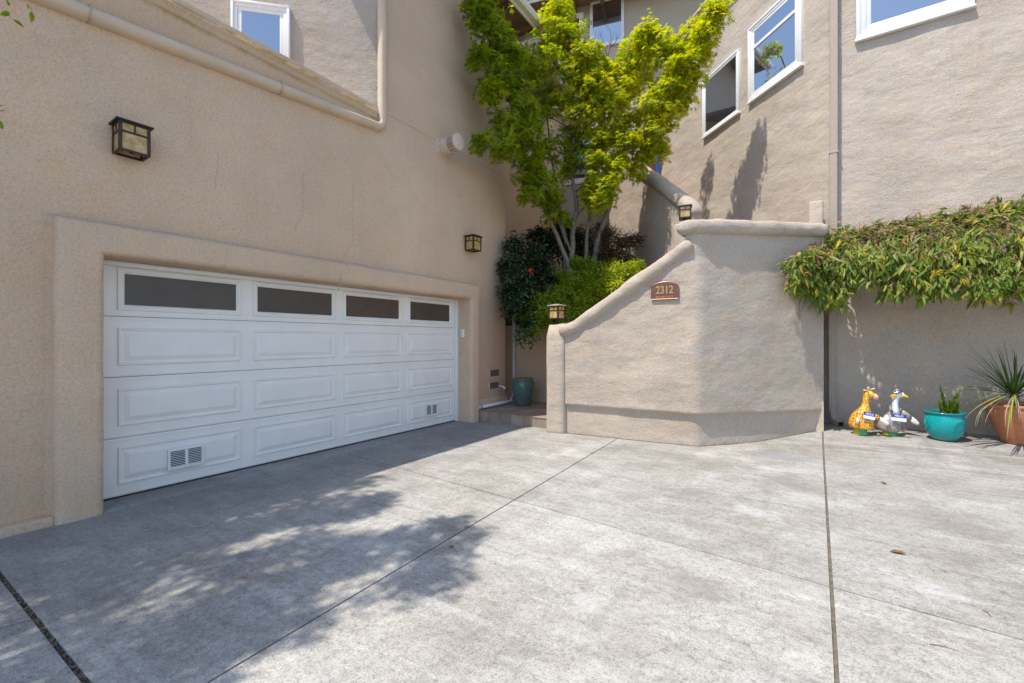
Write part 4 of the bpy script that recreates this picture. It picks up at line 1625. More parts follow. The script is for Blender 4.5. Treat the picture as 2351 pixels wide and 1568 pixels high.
M['bark'] = plain('grey_maple_bark', (.23, .195, .165), .85, var=.3, vscale=9, bumpd=.008, bscale=25)
M['bark_d'] = plain('brown_twig', (.13, .09, .065), .85, var=.3, vscale=9)
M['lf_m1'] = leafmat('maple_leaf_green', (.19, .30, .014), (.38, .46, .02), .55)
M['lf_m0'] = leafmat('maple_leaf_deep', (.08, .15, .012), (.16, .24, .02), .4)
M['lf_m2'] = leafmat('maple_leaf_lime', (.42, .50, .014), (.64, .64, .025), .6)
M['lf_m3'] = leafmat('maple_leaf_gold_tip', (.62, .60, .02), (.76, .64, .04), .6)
M['lf_e1'] = leafmat('euonymus_green', (.15, .27, .018), (.40, .50, .04), .45)
M['lf_e2'] = leafmat('euonymus_lime', (.30, .38, .02), (.52, .53, .04), .45)
M['lf_c'] = leafmat('camellia_dark', (.02, .048, .02), (.055, .095, .035), .15, .25, spec=.6)
M['lf_n1'] = leafmat('nandina_dark', (.04, .05, .018), (.09, .075, .03), .3)
M['lf_n2'] = leafmat('nandina_bronze', (.30, .11, .08), (.46, .22, .16), .35)
M['lf_v1'] = leafmat('vine_green', (.085, .155, .02), (.19, .27, .04), .35, .42, spec=.35)
M['lf_v2'] = leafmat('vine_olive', (.20, .25, .03), (.33, .36, .06), .4, .45)
M['lf_v3'] = leafmat('vine_yellow', (.45, .38, .03), (.58, .46, .05), .4, .45)
M['lf_v4'] = leafmat('vine_dry', (.24, .13, .07), (.42, .28, .18), .25, .7)
M['lf_f'] = leafmat('foxtail_fern', (.10, .20, .02), (.24, .34, .03), .4)
M['lf_y'] = leafmat('yucca_blade', (.055, .11, .022), (.14, .22, .04), .35, .4)
M['lf_yy'] = leafmat('yucca_blade_yellow', (.30, .32, .06), (.48, .46, .14), .35, .4)
M['lf_yw'] = leafmat('yucca_blade_bleached', (.42, .37, .30), (.52, .46, .38), .3, .6)

# ------------------------------------------------------------------ Japanese maple
mt = empty('maple_tree', at(1320, 600, 9.0) - Vector((0, 0, .4)), 0, label='bright lime green multi-stemmed maple in the raised planter', cat='tree')
stems = [
    ([(1306, 640, 9.0), (1312, 590, 9.0), (1314, 540, 9.0), (1325, 480, 9.0), (1318, 430, 8.9), (1310, 380, 8.8), (1318, 300, 8.7), (1330, 200, 8.6), (1340, 120, 8.5)], .068, .016),
    ([(1310, 640, 8.9), (1300, 600, 8.85), (1286, 560, 8.7), (1266, 510, 8.5), (1245, 470, 8.3), (1218, 400, 8.0), (1190, 300, 7.7), (1150, 170, 7.5), (1110, 60, 7.4)], .055, .014),
    ([(1330, 640, 9.2), (1345, 585, 9.2), (1350, 520, 9.2), (1356, 470, 9.1), (1350, 410, 9.0), (1375, 320, 8.9), (1420, 220, 8.8), (1470, 110, 8.8)], .05, .014),
    ([(1345, 640, 9.1), (1365, 590, 9.1), (1376, 545, 9.05), (1400, 480, 8.9), (1410, 420, 8.8), (1440, 350, 8.5), (1500, 250, 8.15), (1570, 150, 7.8), (1630, 60, 7.6)], .075, .014),
    ([(1308, 620, 9.0), (1314, 590, 9.0), (1300, 555, 8.9), (1284, 515, 8.85), (1270, 480, 8.8), (1240, 420, 8.6)], .03, .012),
    ([(1322, 500, 9.0), (1345, 470, 9.1), (1360, 430, 9.2), (1380, 360, 9.2), (1385, 250, 9.1), (1395, 130, 9.0), (1400, 85, 9.0)], .032, .007),
    ([(1300, 560, 9.1), (1290, 500, 9.4), (1280, 430, 9.5), (1262, 330, 9.4), (1250, 200, 9.2), (1280, 60, 9.0)], .04, .012),
]
stem_pts = []
for (path, r0, r1) in stems:
    P = [at(c, r, d) for c, r, d in path]
    fine = []
    for a, b in zip(P[:-1], P[1:]):
        for i in range(4):
            q = a.lerp(b, i / 4)
            fine.append(q + Vector((mnoise.noise(q * 2.3), mnoise.noise(q * 2.3 + Vector((7, 7, 7))), 0)) * .05)
    fine.append(P[-1])
    L = len(fine)
    rad = [r0 + (r1 - r0) * (i / (L - 1)) ** .8 for i in range(L)]
    rad[0] *= 1.25
    B(MB().tube(fine, rad, 9), 'stem', M['bark'], mt, smooth=True)
    stem_pts += [(p, r) for p, r in zip(fine, rad)][3:]
# clumps of the crown: col, row, radius(px), depth, density, lightness class (greener leaves for shade, limer for sun)
cl = [
    (1100, 12, 34, 7.2, 1.0, 0), (1125, 60, 42, 7.3, 1, 0), (1165, 110, 42, 7.5, 1, 0), (1105, 128, 26, 7.2, .8, 0), (1150, 170, 42, 7.4, 1, 0), (1190, 225, 48, 7.6, 1, 0), (1130, 195, 24, 7.2, .6, 0),
    (1165, 285, 34, 7.4, .9, 0), (1205, 320, 44, 7.7, 1, 0), (1160, 345, 26, 7.3, .6, 0), (1112, 318, 15, 7.1, .35, 0), (1215, 390, 44, 7.9, 1, 0), (1245, 425, 36, 8.1, .9, 0), (1215, 445, 24, 7.8, .6, 0), (1262, 450, 24, 8.3, .5, 0),
    (1258, 480, 22, 8.3, .4, 0), (1290, 500, 18, 8.5, .3, 0), 
    (1240, 150, 46, 8.2, 1.0, 0), (1230, 260, 42, 8.4, .9, 0), (1255, 340, 40, 8.7, .8, 0), (1270, 220, 40, 8.8, .7, 0),
    (1285, 20, 30, 8.6, .9, 1), (1268, 70, 40, 8.6, 1, 1), (1310, 75, 30, 8.5, .8, 1), (1265, 120, 36, 8.5, .9, 1), (1330, 115, 38, 8.4, 1, 1), (1365, 130, 26, 8.4, .8, 1), (1300, 165, 36, 8.5, .9, 1), (1345, 185, 40, 8.4, .9, 1),
    (1385, 160, 26, 8.7, .7, 1), (1375, 205, 32, 8.6, .8, 1), (1362, 258, 32, 8.6, .7, 1), (1352, 305, 28, 8.6, .6, 1), (1300, 230, 34, 8.6, .7, 1), (1335, 260, 30, 8.5, .7, 1), (1310, 310, 30, 8.7, .6, 0), (1335, 350, 30, 8.7, .6, 0), (1300, 380, 26, 8.8, .5, 0),
    (1480, 75, 28, 8.0, .9, 1), (1455, 120, 42, 8.4, 1, 1), (1505, 115, 40, 8.0, 1, 1), (1540, 110, 26, 7.9, .8, 1), (1470, 160, 40, 8.8, 1, 1), (1420, 170, 34, 8.6, 1, 2), (1440, 205, 44, 8.5, 1.1, 2), (1400, 215, 34, 8.4, 1, 2),
    (1642, 22, 22, 7.5, .7, 2), (1622, 70, 28, 7.6, .8, 2), (1600, 115, 32, 7.7, .9, 2), (1565, 150, 34, 7.8, .8, 1), (1530, 190, 36, 7.9, .8, 1), (1490, 220, 36, 8.1, .7, 1), (1572, 205, 26, 7.9, .8, 2), (1545, 240, 36, 8.0, .9, 2), (1515, 280, 36, 8.1, .9, 2),
    (1460, 270, 40, 8.6, .9, 1), (1415, 270, 40, 8.5, 1, 2), (1390, 320, 38, 8.5, 1, 1), (1440, 330, 40, 8.5, 1, 1), (1485, 325, 40, 8.5, 1, 1), (1510, 335, 20, 8.4, .6, 1), (1375, 370, 34, 8.5, .9, 1), (1415, 385, 36, 8.5, .9, 1), (1460, 375, 28, 8.6, .6, 1),
    (1365, 415, 30, 8.5, .8, 1), (1395, 425, 28, 8.5, .8, 1), (1375, 455, 24, 8.5, .7, 1), (1350, 440, 18, 8.6, .4, 1),
    (1590, 60, 14, 7.8, .2, 1), (1520, 85, 14, 8.8, .3, 1), (1590, 170, 20, 7.8, .4, 2),
]
rs = np.random.RandomState(5)
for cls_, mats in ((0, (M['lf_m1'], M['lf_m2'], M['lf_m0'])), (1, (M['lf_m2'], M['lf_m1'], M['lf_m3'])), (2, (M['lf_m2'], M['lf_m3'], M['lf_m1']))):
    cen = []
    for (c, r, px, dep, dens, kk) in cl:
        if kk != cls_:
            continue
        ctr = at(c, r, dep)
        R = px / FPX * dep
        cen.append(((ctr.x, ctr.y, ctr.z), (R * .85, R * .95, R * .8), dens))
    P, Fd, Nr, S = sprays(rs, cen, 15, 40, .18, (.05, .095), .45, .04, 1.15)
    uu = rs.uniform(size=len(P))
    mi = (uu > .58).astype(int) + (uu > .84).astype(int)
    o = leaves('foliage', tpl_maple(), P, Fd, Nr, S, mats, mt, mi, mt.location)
    o['kind'] = 'stuff'
# limbs from the stems into each clump
rng = random.Random(3)
mb = MB()
for (c, r, px, dep, dens, kk) in cl:
    ctr = at(c, r, dep)
    best = min(stem_pts, key=lambda s: (s[0] - ctr).length + max(0, s[0].z - ctr.z) * 1.2)
    a = best[0]
    L = (ctr - a).length
    if L < .1:
        continue
    mid = a.lerp(ctr, .5) + Vector((rng.uniform(-.08, .08), rng.uniform(-.08, .08), .08 * L))
    mb = MB()
    mb.tube([a, a.lerp(mid, .55), mid, mid.lerp(ctr, .6), ctr], [min(best[1] * .6, .018), .013, .010, .008, .004], 6)
    for q in range(4):
        e = ctr + Vector((rng.uniform(-1, 1), rng.uniform(-1, 1), rng.uniform(-.6, .8))) * (px / FPX * dep * .8)
        mb.tube([mid, mid.lerp(e, .5) + Vector((0, 0, .03)), e], [.006, .005, .002], 5)
    B(mb, 'limb', M['bark_d'], mt, smooth=True)
# bare twigs at the top centre
mb = MB()
for (c0, r0, c1, r1) in ((1395, 130, 1378, 78), (1395, 130, 1402, 70), (1398, 110, 1418, 85), (1390, 140, 1362, 95), (1360, 130, 1345, 62), (1345, 120, 1325, 95), (1400, 100, 1425, 110), (1318, 300, 1350, 200), (1350, 220, 1390, 150)):
    a, b = at(c0, r0, 8.95), at(c1, r1, 8.8)
    m1 = a.lerp(b, .5) + Vector((rng.uniform(-.05, .05), 0, rng.uniform(-.04, .04)))
    mb.tube([a, m1, b], [.009, .006, .003], 5)
    for q in range(4):
        e = b + Vector((rng.uniform(-.12, .12), rng.uniform(-.1, .1), rng.uniform(.0, .16)))
        mb.tube([m1.lerp(b, rng.random()), e], [.003, .0015], 4)
B(mb, 'bare_twigs', M['bark_d'], mt)['kind'] = 'stuff'

# ------------------------------------------------------------------ shrubs
def shrub(name, label, base, cens, tpl, n_spray, n_leaf, disc, size, mats, mix, droop=.2, thick=.04, seed=1, stems_=6):
    e = empty(name, base, 0, label=label, cat='shrub')
    rs_ = np.random.RandomState(seed)
    P, Fd, Nr, S = sprays(rs_, cens, n_spray, n_leaf, disc, size, droop, thick)
    mi = np.minimum((rs_.uniform(size=len(P)) * len(mats) * mix).astype(int), len(mats) - 1) if mix else np.zeros(len(P), int)
    o = leaves('foliage', tpl, P, Fd, Nr, S, mats, e, mi, base)
    o['kind'] = 'stuff'
    mb_ = MB()
    rg = random.Random(seed)
    for c, rad, dn in cens:
        for q in range(2):
            b0 = Vector(base) + Vector((rg.uniform(-.1, .1), rg.uniform(-.1, .1), 0))
            mb_.tube([b0, b0.lerp(Vector(c), .6) + Vector((0, 0, .05)), Vector(c)], [.014, .009, .004], 6)
    B(mb_, 'branches', M['bark_d'], e)
    return e


def px_c(lst):
    out_ = []
    for (c, r, px, dep, dens) in lst:
        p = at(c, r, dep)
        R = px / FPX * dep
        out_.append(((p.x, p.y, p.z), (R, R, R * .8), dens))
    return out_


OV = tpl_oval()
eu = px_c([(1245, 700, 40, 8.2, 1), (1235, 735, 30, 8.05, .9), (1222, 755, 14, 7.9, .4), (1270, 735, 26, 8.1, .8), (1285, 680, 44, 8.3, 1.1), (1300, 720, 30, 8.0, .8), (1325, 650, 44, 8.5, 1.1), (1340, 700, 36, 8.1, .9), (1365, 670, 36, 8.2, .8), (1350, 615, 30, 8.8, .9), (1290, 640, 30, 8.7, .8), (1325, 605, 24, 8.9, .6)])
shrub('euonymus_shrub', 'small-leaved green mounded shrub spilling over the planter wall', (at(1300, 700, 8.5).x, at(1300, 700, 8.5).y, 1.9), eu, OV, 40, 40, .13, (.038, .06), [M['lf_e1'], M['lf_e2']], .62, seed=21)
ey_ = px_c([(1400, 640, 36, 8.3, 1), (1435, 625, 30, 8.4, 1), (1410, 615, 28, 8.6, .9), (1460, 612, 18, 8.5, .7), (1385, 660, 26, 8.2, .7), (1420, 660, 26, 8.0, .6)])  # right side of the euonymus, sunlight put into its limer leaf colour
shrub('euonymus_sunlit_side', 'sunlit side of the mounded shrub, coloured yellow-green for the sun, above the sloping stair coping', (at(1420, 640, 8.6).x, at(1420, 640, 8.6).y, 2.0), ey_, OV, 40, 40, .12, (.038, .06), [M['lf_e2'], M['lf_e1']], .60, seed=22)
ca = px_c([(1185, 560, 24, 8.4, .6), (1180, 610, 34, 8.3, 1), (1225, 610, 34, 8.6, 1), (1200, 660, 40, 8.3, 1.1), (1185, 705, 26, 8.1, .9), (1215, 735, 24, 8.0, .6), (1250, 640, 28, 8.6, .8), (1205, 768, 8, 7.75, .12), (1230, 580, 26, 8.9, .6), (1175, 665, 24, 8.1, .8)])
LF = tpl_leaf(.22, .04, -.1)
cam_s = shrub('camellia_shrub', 'dark glossy camellia shrub with one red bloom against the garage corner', (at(1200, 660, 8.6).x, at(1200, 660, 8.6).y, 1.8), ca, LF, 46, 26, .17, (.06, .09), [M['lf_c']], 0, seed=23, thick=.06)
fl_p = at(1222, 622, 8.15)
fm = MB()
rng = random.Random(5)
for k in range(11):
    a = k * 2.4
    r0 = .012 + .003 * k
    d = Vector((math.cos(a), -.5, math.sin(a))).normalized()
    c = fl_p + d * r0
    u_ = d.cross(Vector((0, 1, 0))).normalized() * .022
    fm.add([c, c + d * .022 + u_, c + d * .034 + Vector((0, -.012, 0)), c + d * .022 - u_], [(0, 1, 2, 3)])
B(fm, 'flower', plain('red_petal', (.55, .04, .025), .5), cam_s, fix=False)
na = px_c([(1240, 540, 34, 9.6, .8), (1280, 560, 36, 9.7, .9), (1230, 580, 30, 9.4, .7), (1330, 545, 34, 9.8, .8), (1290, 520, 24, 9.9, .6), (1350, 580, 30, 9.6, .7)])
shrub('dark_shrub', 'dark shaded shrub mass behind the maple trunks', (at(1290, 560, 9.8).x, at(1290, 560, 9.8).y, 2.6), na, LF, 60, 34, .22, (.05, .085), [M['lf_c'], M['lf_n1']], .8, seed=24)
nb = px_c([(1400, 540, 30, 9.0, .9), (1430, 560, 28, 8.9, .9), (1420, 590, 28, 8.8, .9), (1390, 580, 30, 9.1, .9), (1455, 545, 16, 8.9, .5), (1445, 595, 18, 8.7, .5), (1380, 525, 24, 9.3, .6)])
shrub('nandina_shrub', 'bronze tinged heavenly bamboo shrub right of the maple trunks', (at(1410, 590, 9.1).x, at(1410, 590, 9.1).y, 2.4), nb, tpl_leaf(.16, .03, -.1), 50, 44, .17, (.035, .055), [M['lf_n1'], M['lf_n1'], M['lf_n2']], .85, seed=25)

# ------------------------------------------------------------------ vine hanging over the ledge on the right house
vine = empty('hanging_vine', (1.5, 7.9, 2.5), 0, label='dense long-leaved vine hanging from the right house wall over the pots', cat='vine')
rs = np.random.RandomState(31)
LFV = tpl_leaf(.098, .03, -.16)


def vine_front(x):
    # how far the mass stands out and how low it hangs, along the wall
    wob = mnoise.noise(Vector((x * 1.7, 0, 5)))
    low = 2.0 + .22 * mnoise.noise(Vector((x * 2.6, 3, 1))) + .18 * mnoise.noise(Vector((x * 6, 1, 1)))
    if x < .35:
        low = 1.86 + (.35 - x) * .55
    if .42 < x < .80:
        low += .22
    return 7.12 + .06 * wob, low


def vine_pts(n):
    P, Fd, Nr, S, Kd = [], [], [], [], []
    while len(P) < n:
        x = rs.uniform(-.19, 5.2) if rs.uniform() < .35 else rs.uniform(-.19, 2.6)
        yf, low = vine_front(x)
        top = 3.02 + .10 * max(0, x - .9) + .05 * mnoise.noise(Vector((x * 3, 9, 2)))
        if x < .3:
            top = 2.86 - (.3 - x) * .95
            ymin = P3.y + (x - P3.x) - .02 if x < P3.x else 7.95
        else:
            ymin = 8.06
        t = rs.uniform()
        if rs.uniform() < .45:      # upper slope from wall to the front lip
            y = ymin + (yf - ymin) * t
            z = top - .03 - (top - 2.42) * t ** 1.5 * .9
            nz = np.array([0, -.6, .9])
            dead = .5 * (1 - t) + .10
        else:                        # hanging curtain
            y = yf + rs.uniform(-.06, .22)
            z = 2.55 - (2.55 - low) * t ** .85
            if x < .3:
                z = min(z, top)
            nz = np.array([0, -1, .35])
            dead = .10
        if x < .32:
            y = min(y, P3.y + (x - P3.x) - .05 - rs.uniform(0, .3) * (z < 2.6) - .05)
        dn_ = mnoise.noise(Vector((x * 4.5, y * 3, z * 5)))
        if dn_ < -.22 and rs.uniform() < .8:
            continue
        dead += .35 * max(0, mnoise.noise(Vector((x * 2.2, 7, z * 3.5))))
        jit = rs.normal(size=3) * .045
        f = np.array([rs.normal() * .4, -.3 + rs.normal() * .3, -1.0 + rs.normal() * .3])
        if t < .6 and nz[2] > .5:
            f = np.array([rs.normal(), rs.normal() * .8 - .3, rs.normal() * .5 - .25])
        p0 = np.array([x, y, z]) + jit
        k0 = rs.uniform()
        kd = 3 if k0 < dead * .55 else (2 if k0 < dead * .55 + .07 else (1 if k0 < .62 else 0))
        grp = 3 if rs.uniform() < .6 else 1
        for q in range(grp):
            ff = f + rs.normal(size=3) * .34
            P.append(p0 + rs.normal(size=3) * .008)
            Fd.append(ff)
            Nr.append(nz + rs.normal(size=3) * .5)
            S.append(min(.19, max(.05, rs.lognormal(-2.25, .3))))
            Kd.append(kd)
    return np.array(P), np.array(Fd), np.array(Nr), np.array(S), np.array(Kd)


P, Fd, Nr, S, Kd = vine_pts(17000)
vm = [M['lf_v1'], M['lf_v2'], M['lf_v3'], M['lf_v4']]
# the foremost big leaves as parts of their own, the rest as one mass
score = -P[:, 1] + S * 6 - np.abs(P[:, 0] - 1.0) * .15
score[(P[:, 0] > 2.2)] -= 5
idx = np.argsort(-score)
front = idx[:290]
rest = np.setdiff1d(np.arange(len(P)), front)
o = leaves('foliage', LFV, P[rest], Fd[rest], Nr[rest], S[rest], vm, vine, Kd[rest], vine.location)
o['kind'] = 'stuff'
base_me = {}
for kd in range(4):
    t0 = leaves('leaf', LFV, [(0, 0, 0)], [(1, 0, 0)], [(0, 0, 1)], [1.0], [vm[kd]], vine)
    base_me[kd] = t0.data
    bpy.data.objects.remove(t0)
for i in front:
    f = Vector(Fd[i]).normalized()
    s_ = Vector(Nr[i]).cross(f).normalized()
    n_v = f.cross(s_)
    o = bpy.data.objects.new('leaf', base_me[int(Kd[i])])
    COL.objects.link(o)
    o.parent = vine
    mm = Matrix((f, s_, n_v)).transposed().to_4x4()
    o.matrix_local = Matrix.Translation(Vector(P[i]) - vine.location) @ mm @ Matrix.Scale(float(S[i]), 4)
# vine stems
mb = MB()
rng = random.Random(9)
for k in range(150):
    x = rng.uniform(-.1, 3.2)
    yf, low = vine_front(x)
    y0 = 8.05 if x > .3 else P3.y + (x - P3.x) - .05
    pts = [Vector((x, y0, 2.95 + rng.uniform(-.1, .12) if x > .3 else 2.5))]
    for t in (.3, .6, .85):
        pts.append(Vector((x + rng.uniform(-.25, .25), y0 + (yf - y0) * t, pts[0].z - .5 * t ** 1.5 + rng.uniform(-.05, .09))))
    pts.append(Vector((pts[-1].x + rng.uniform(-.1, .1), yf - .02, pts[-1].z - rng.uniform(.2, .5))))
    mb.tube(pts, [.006, .005, .004, .003, .002], 5)
for k in range(70):
    x = rng.uniform(.3, 2.6)
    p = Vector((x, 8.02 - rng.uniform(0, .3), 2.97 + .08 * max(0, x - .8)))
    mb.tube([p, p + Vector((rng.uniform(-.06, .06), -.03, rng.uniform(.03, .09))), p + Vector((rng.uniform(-.14, .14), -.05, rng.uniform(.06, .16)))], [.003, .002, .001], 4)
B(mb, 'vine_stems', plain('vine_stem', (.16, .095, .06), .9), vine)

# ------------------------------------------------------------------ foxtail fern in the bowl
ff_ = empty('foxtail_fern', (bp.x, bp.y, bowl.location.z + .318), 0, label='upright foxtail fern plumes growing in the turquoise bowl', cat='plant')
pl = lambda c, r: at(c, r, (bp - CAM).dot(FW)) - Vector(ff_.location)
zc = lambda x_, y_: ((2740 + x_ * .2104) * .7653, (1040 + y_ * .2104) * .7653)
for k, (a, m_, b, rad) in enumerate((((470, 950), (425, 760), (378, 545), .030), ((495, 950), (570, 800), (672, 610), .034), ((610, 965), (625, 890), (640, 815), .022), ((400, 945), (380, 860), (358, 755), .018), ((520, 930), (515, 850), (512, 760), .02), ((560, 950), (600, 870), (650, 790), .02))):
    A, Mi, Bq = pl(*zc(*a)), pl(*zc(*m_)), pl(*zc(*b))
    A.z = max(A.z, 0.0)
    P, Fd, Nr, S = [], [], [], []
    rs2 = np.random.RandomState(60 + k)
    for i in range(520):
        t = rs2.uniform()
        c = A * (1 - t) ** 2 + Mi * 2 * t * (1 - t) + Bq * t * t
        tg = ((Mi - A) * (1 - t) + (Bq - Mi) * t).normalized()
        th_ = rs2.uniform(0, 6.28)
        u_ = tg.cross(Vector((.3, 1, 0))).normalized()
        v_ = tg.cross(u_)
        d = (u_ * math.cos(th_) + v_ * math.sin(th_)) * .85 + tg * .65
        P.append(c); Fd.append(d); Nr.append(rs2.normal(size=3)); S.append(rad * 1.5 * (1 - .75 * t ** 2) * rs2.uniform(.7, 1.15))
    Vt, Ft = tpl_oval()
    Vt = Vt * np.array([1, .35, 1])
    leaves('plume', (Vt, Ft), P, Fd, Nr, S, [M['lf_f']], ff_)
    MB().tube([A, A * .25 + Mi * .5 + Bq * .25, Bq], [.004, .003, .001], 5).build('plume_stem', M['lf_f'], ff_)

# ------------------------------------------------------------------ spiky plant in the terracotta pot
yk = empty('spiky_plant', (tp_.x, tp_.y, tpot.location.z + .43), 0, label='spiky dark green long-bladed plant in the terracotta pot', cat='plant')
dpt = (tp_ - CAM).dot(FW)
cc = at(2329, 905, dpt - .02) - Vector(yk.location)
rng = random.Random(14)


def blade(path, w_, mat):
    vs, fs = [], []
    L = len(path)
    for i, p in enumerate(path):
        t = (path[min(i + 1, L - 1)] - path[max(i - 1, 0)]).normalized()
        s_ = t.cross(Vector((0, 0, 1)) if abs(t.z) < .97 else Vector((1, 0, 0))).normalized()
        u_ = s_.cross(t)
        k = i / (L - 1)
        ww = w_ * (.8 + .4 * math.sin(math.pi * min(1, k * 1.3))) * (1 - k ** 3) + .0006
        vs += [p - s_ * ww, p - u_ * ww * .35, p + s_ * ww, p + u_ * .002]
        if i:
            b0, b1 = 4 * (i - 1), 4 * i
            fs += [(b0 + q, b0 + (q + 1) % 4, b1 + (q + 1) % 4, b1 + q) for q in range(4)]
    mesh_obj('blade', vs, fs, mat, yk, True)


targets = []
for (zx, zy) in ((1190, 30), (1265, 60), (1410, 20), (1440, 40), (1470, 90), (1070, 180), (1060, 240), (880, 280), (830, 300), (480, 590), (320, 655), (430, 690), (470, 740), (640, 900), (1570, 240), (1560, 330), (560, 800), (650, 605)):
    c, r = zc(zx, zy)
    targets.append((at(c, r, dpt + rng.uniform(-.25, .25)) - Vector(yk.location), 0))
for k in range(24):
    a = rng.uniform(-2.2, 2.4)
    el_ = rng.uniform(.0, 1.35)
    L = rng.uniform(.45, .8)
    targets.append((cc + Vector((math.sin(a) * math.cos(el_), -math.cos(a) * math.cos(el_) * .8, math.sin(el_))) * L, 0))
for (tg, kk) in targets:
    d = tg - cc
    sag = .10 * (1 - abs(d.normalized().z)) * d.length
    p0 = cc + Vector((rng.uniform(-.02, .02), rng.uniform(-.02, .02), rng.uniform(-.06, .04)))
    pts = []
    for i in range(8):
        t = i / 7
        pts.append(p0.lerp(tg, t) + Vector((0, 0, sag * 4 * t * (1 - t) * 1.0)))
    blade(pts, rng.uniform(.008, .014), M['lf_y'])
for (zx, zy, mname, mid) in ((750, 1010, 'lf_yy', (1000, 800)), (905, 990, 'lf_yy', (1150, 800)), (880, 1140, 'lf_yw', (900, 850)), (910, 1135, 'lf_yw', (930, 840)), (1020, 1110, 'lf_yw', (1080, 880)), (1335, 1340, 'lf_yy', (1375, 950)), (1315, 1160, 'lf_yw', (1280, 960)), (1390, 1170, 'lf_yy', (1395, 900)), (1475, 900, 'lf_yy', (1450, 760)), (1520, 1070, 'lf_yw', (1490, 900)), (960, 760, 'lf_yw', (1100, 720)), (1540, 1030, 'lf_yw', (1510, 890))):
    e = at(*zc(zx, zy), dpt - .43) - Vector(yk.location)
    m_ = at(*zc(*mid), dpt - .40) - Vector(yk.location)
    if zx < 1080:
        e = at(*zc(zx, zy), dpt - .2) - Vector(yk.location)
        m_ = at(*zc(*mid), dpt - .15) - Vector(yk.location)
    pts = []
    for i in range(10):
        t = i / 9
        pts.append(cc * (1 - t) ** 2 + m_ * 2 * t * (1 - t) + Vector((0, 0, .12)) * 2 * t * (1 - t) * .6 + e * t * t)
    blade(pts, .009 if mname == 'lf_yy' else .005, M[mname])
MB().tube([Vector((cc.x, cc.y, -.02)), cc + Vector((0, 0, .02))], [.045, .035], 10).build('trunk', M['bark_d'], yk, smooth=True)

# ------------------------------------------------------------------ garden figures
def giraffe_mat():
    m, nt, b = new_mat('giraffe_spots')
    tc = nt.nodes.new('ShaderNodeTexCoord')
    v = nt.nodes.new('ShaderNodeTexVoronoi')
    v.feature = 'DISTANCE_TO_EDGE'
    v.inputs['Scale'].default_value = 27
    nt.links.new(tc.outputs['Object'], v.inputs['Vector'])
    n = noise_n(nt, tc.outputs['Object'], 5, 2, .5)
    br = ramp(nt, n, [(.35, (.42, .10, .008)), (.65, (.66, .30, .012))])
    c = mixc(nt, ramp(nt, v.outputs['Distance'], [(.035, 0.0), (.085, 1.0)]), (.80, .62, .10), br)
    nt.links.new(c, b.inputs['Base Color'])
    b.inputs['Roughness'].default_value = .45
    return m


def boots_mat():
    m, nt, b = new_mat('green_yellow_boots')
    tc = nt.nodes.new('ShaderNodeTexCoord')
    s = nt.nodes.new('ShaderNodeSeparateXYZ')
    nt.links.new(tc.outputs['Object'], s.inputs[0])
    c = ramp(nt, mathn(nt, 'ADD', mathn(nt, 'MULTIPLY', s.outputs[0], 4), .5), [(.30, (.55, .42, .02)), (.48, (.06, .33, .08))])
    nt.links.new(c, b.inputs['Base Color'])
    b.inputs['Roughness'].default_value = .3
    return m


M['giraffe'] = giraffe_mat()
M['boots'] = boots_mat()
M['cream'] = plain('cream_horn', (.66, .42, .24), .5)
M['muzzle'] = plain('pink_muzzle', (.70, .40, .27), .45)
M['offwhite'] = plain('offwhite_paddle', (.74, .70, .66), .4)
M['tagblue'] = plain('tag_blue', (.012, .05, .33), .4)
M['tagwhite'] = plain('tag_white', (.78, .82, .88), .4)
M['eye'] = plain('black_eye', (.01, .01, .01), .2)


def ellipsoid(c, r, n=14, M_=None):
    mb_ = MB()
    c = Vector(c)
    pr = [(math.sin(math.pi * i / n), -math.cos(math.pi * i / n)) for i in range(n + 1)]
    mb_.lathe([(max(a, 1e-4), b) for a, b in pr], 18)
    mt_ = Matrix.Diagonal((r[0], r[1], r[2], 1))
    if M_ is not None:
        mt_ = M_ @ mt_
    mb_.v = [c + (mt_ @ v) for v in mb_.v]
    return mb_


def name_tag(parent, x, y, z, w_, h_, rz, tilt):
    T = Matrix.Translation((x, y, z)) @ Matrix.Rotation(rz, 4, 'Z') @ Matrix.Rotation(tilt, 4, 'Y')
    t = MB().box(-w_ / 2, w_ / 2, -.002, .002, -h_ / 2, h_ / 2, M=T).build('name_tag', M['tagwhite'], parent)
    MB().box(-w_ / 2, w_ / 2, -.0035, -.0021, h_ * .02, h_ / 2, M=T).build('tag_header', M['tagblue'], t)
    MB().box(-w_ / 2, w_ / 2, -.0035, -.0021, -h_ / 2, -h_ * .43, M=T).build('tag_footer', M['tagblue'], t)
    text_mesh('tag_text', 'HELLO', h_ * .36, T @ Matrix.Translation((0, -.0042, h_ * .25)) @ Matrix.Rotation(R_(90), 4, 'X'), M['tagwhite'], t, .0004, 1.0, .0006)


def stack(spine_, fx, fz, k, sy, n=26):
    vs_, fs_ = [], []
    for (a, b, r) in spine_:
        for q in range(n):
            t = 2 * math.pi * q / n
            vs_.append((fx(a) + r * k * math.cos(t), r * k * sy * math.sin(t), fz(b)))
    L = len(spine_)
    for i in range(L - 1):
        for q in range(n):
            w_ = (q + 1) % n
            fs_.append((i * n + q, i * n + w_, (i + 1) * n + w_, (i + 1) * n + q))
    fs_.append(tuple(range(n)))
    fs_.append(tuple((L - 1) * n + q for q in range(n)))
    return MB().add(vs_, fs_)


K = .000545   # metres per pixel of the close-up the figures were measured in
gpos = gp(1976, 997)
VA = math.atan(.82)
gf = empty('giraffe_figure', (gpos.x, gpos.y, gz(gpos.x, gpos.y)), TH - VA, label='yellow spotted giraffe garden figure with a blue and white name tag', cat='figurine', group='garden figures by the downspout')
gx = lambda zx: (zx - 525) * K
gzz = lambda zy: (1395 - zy) * K
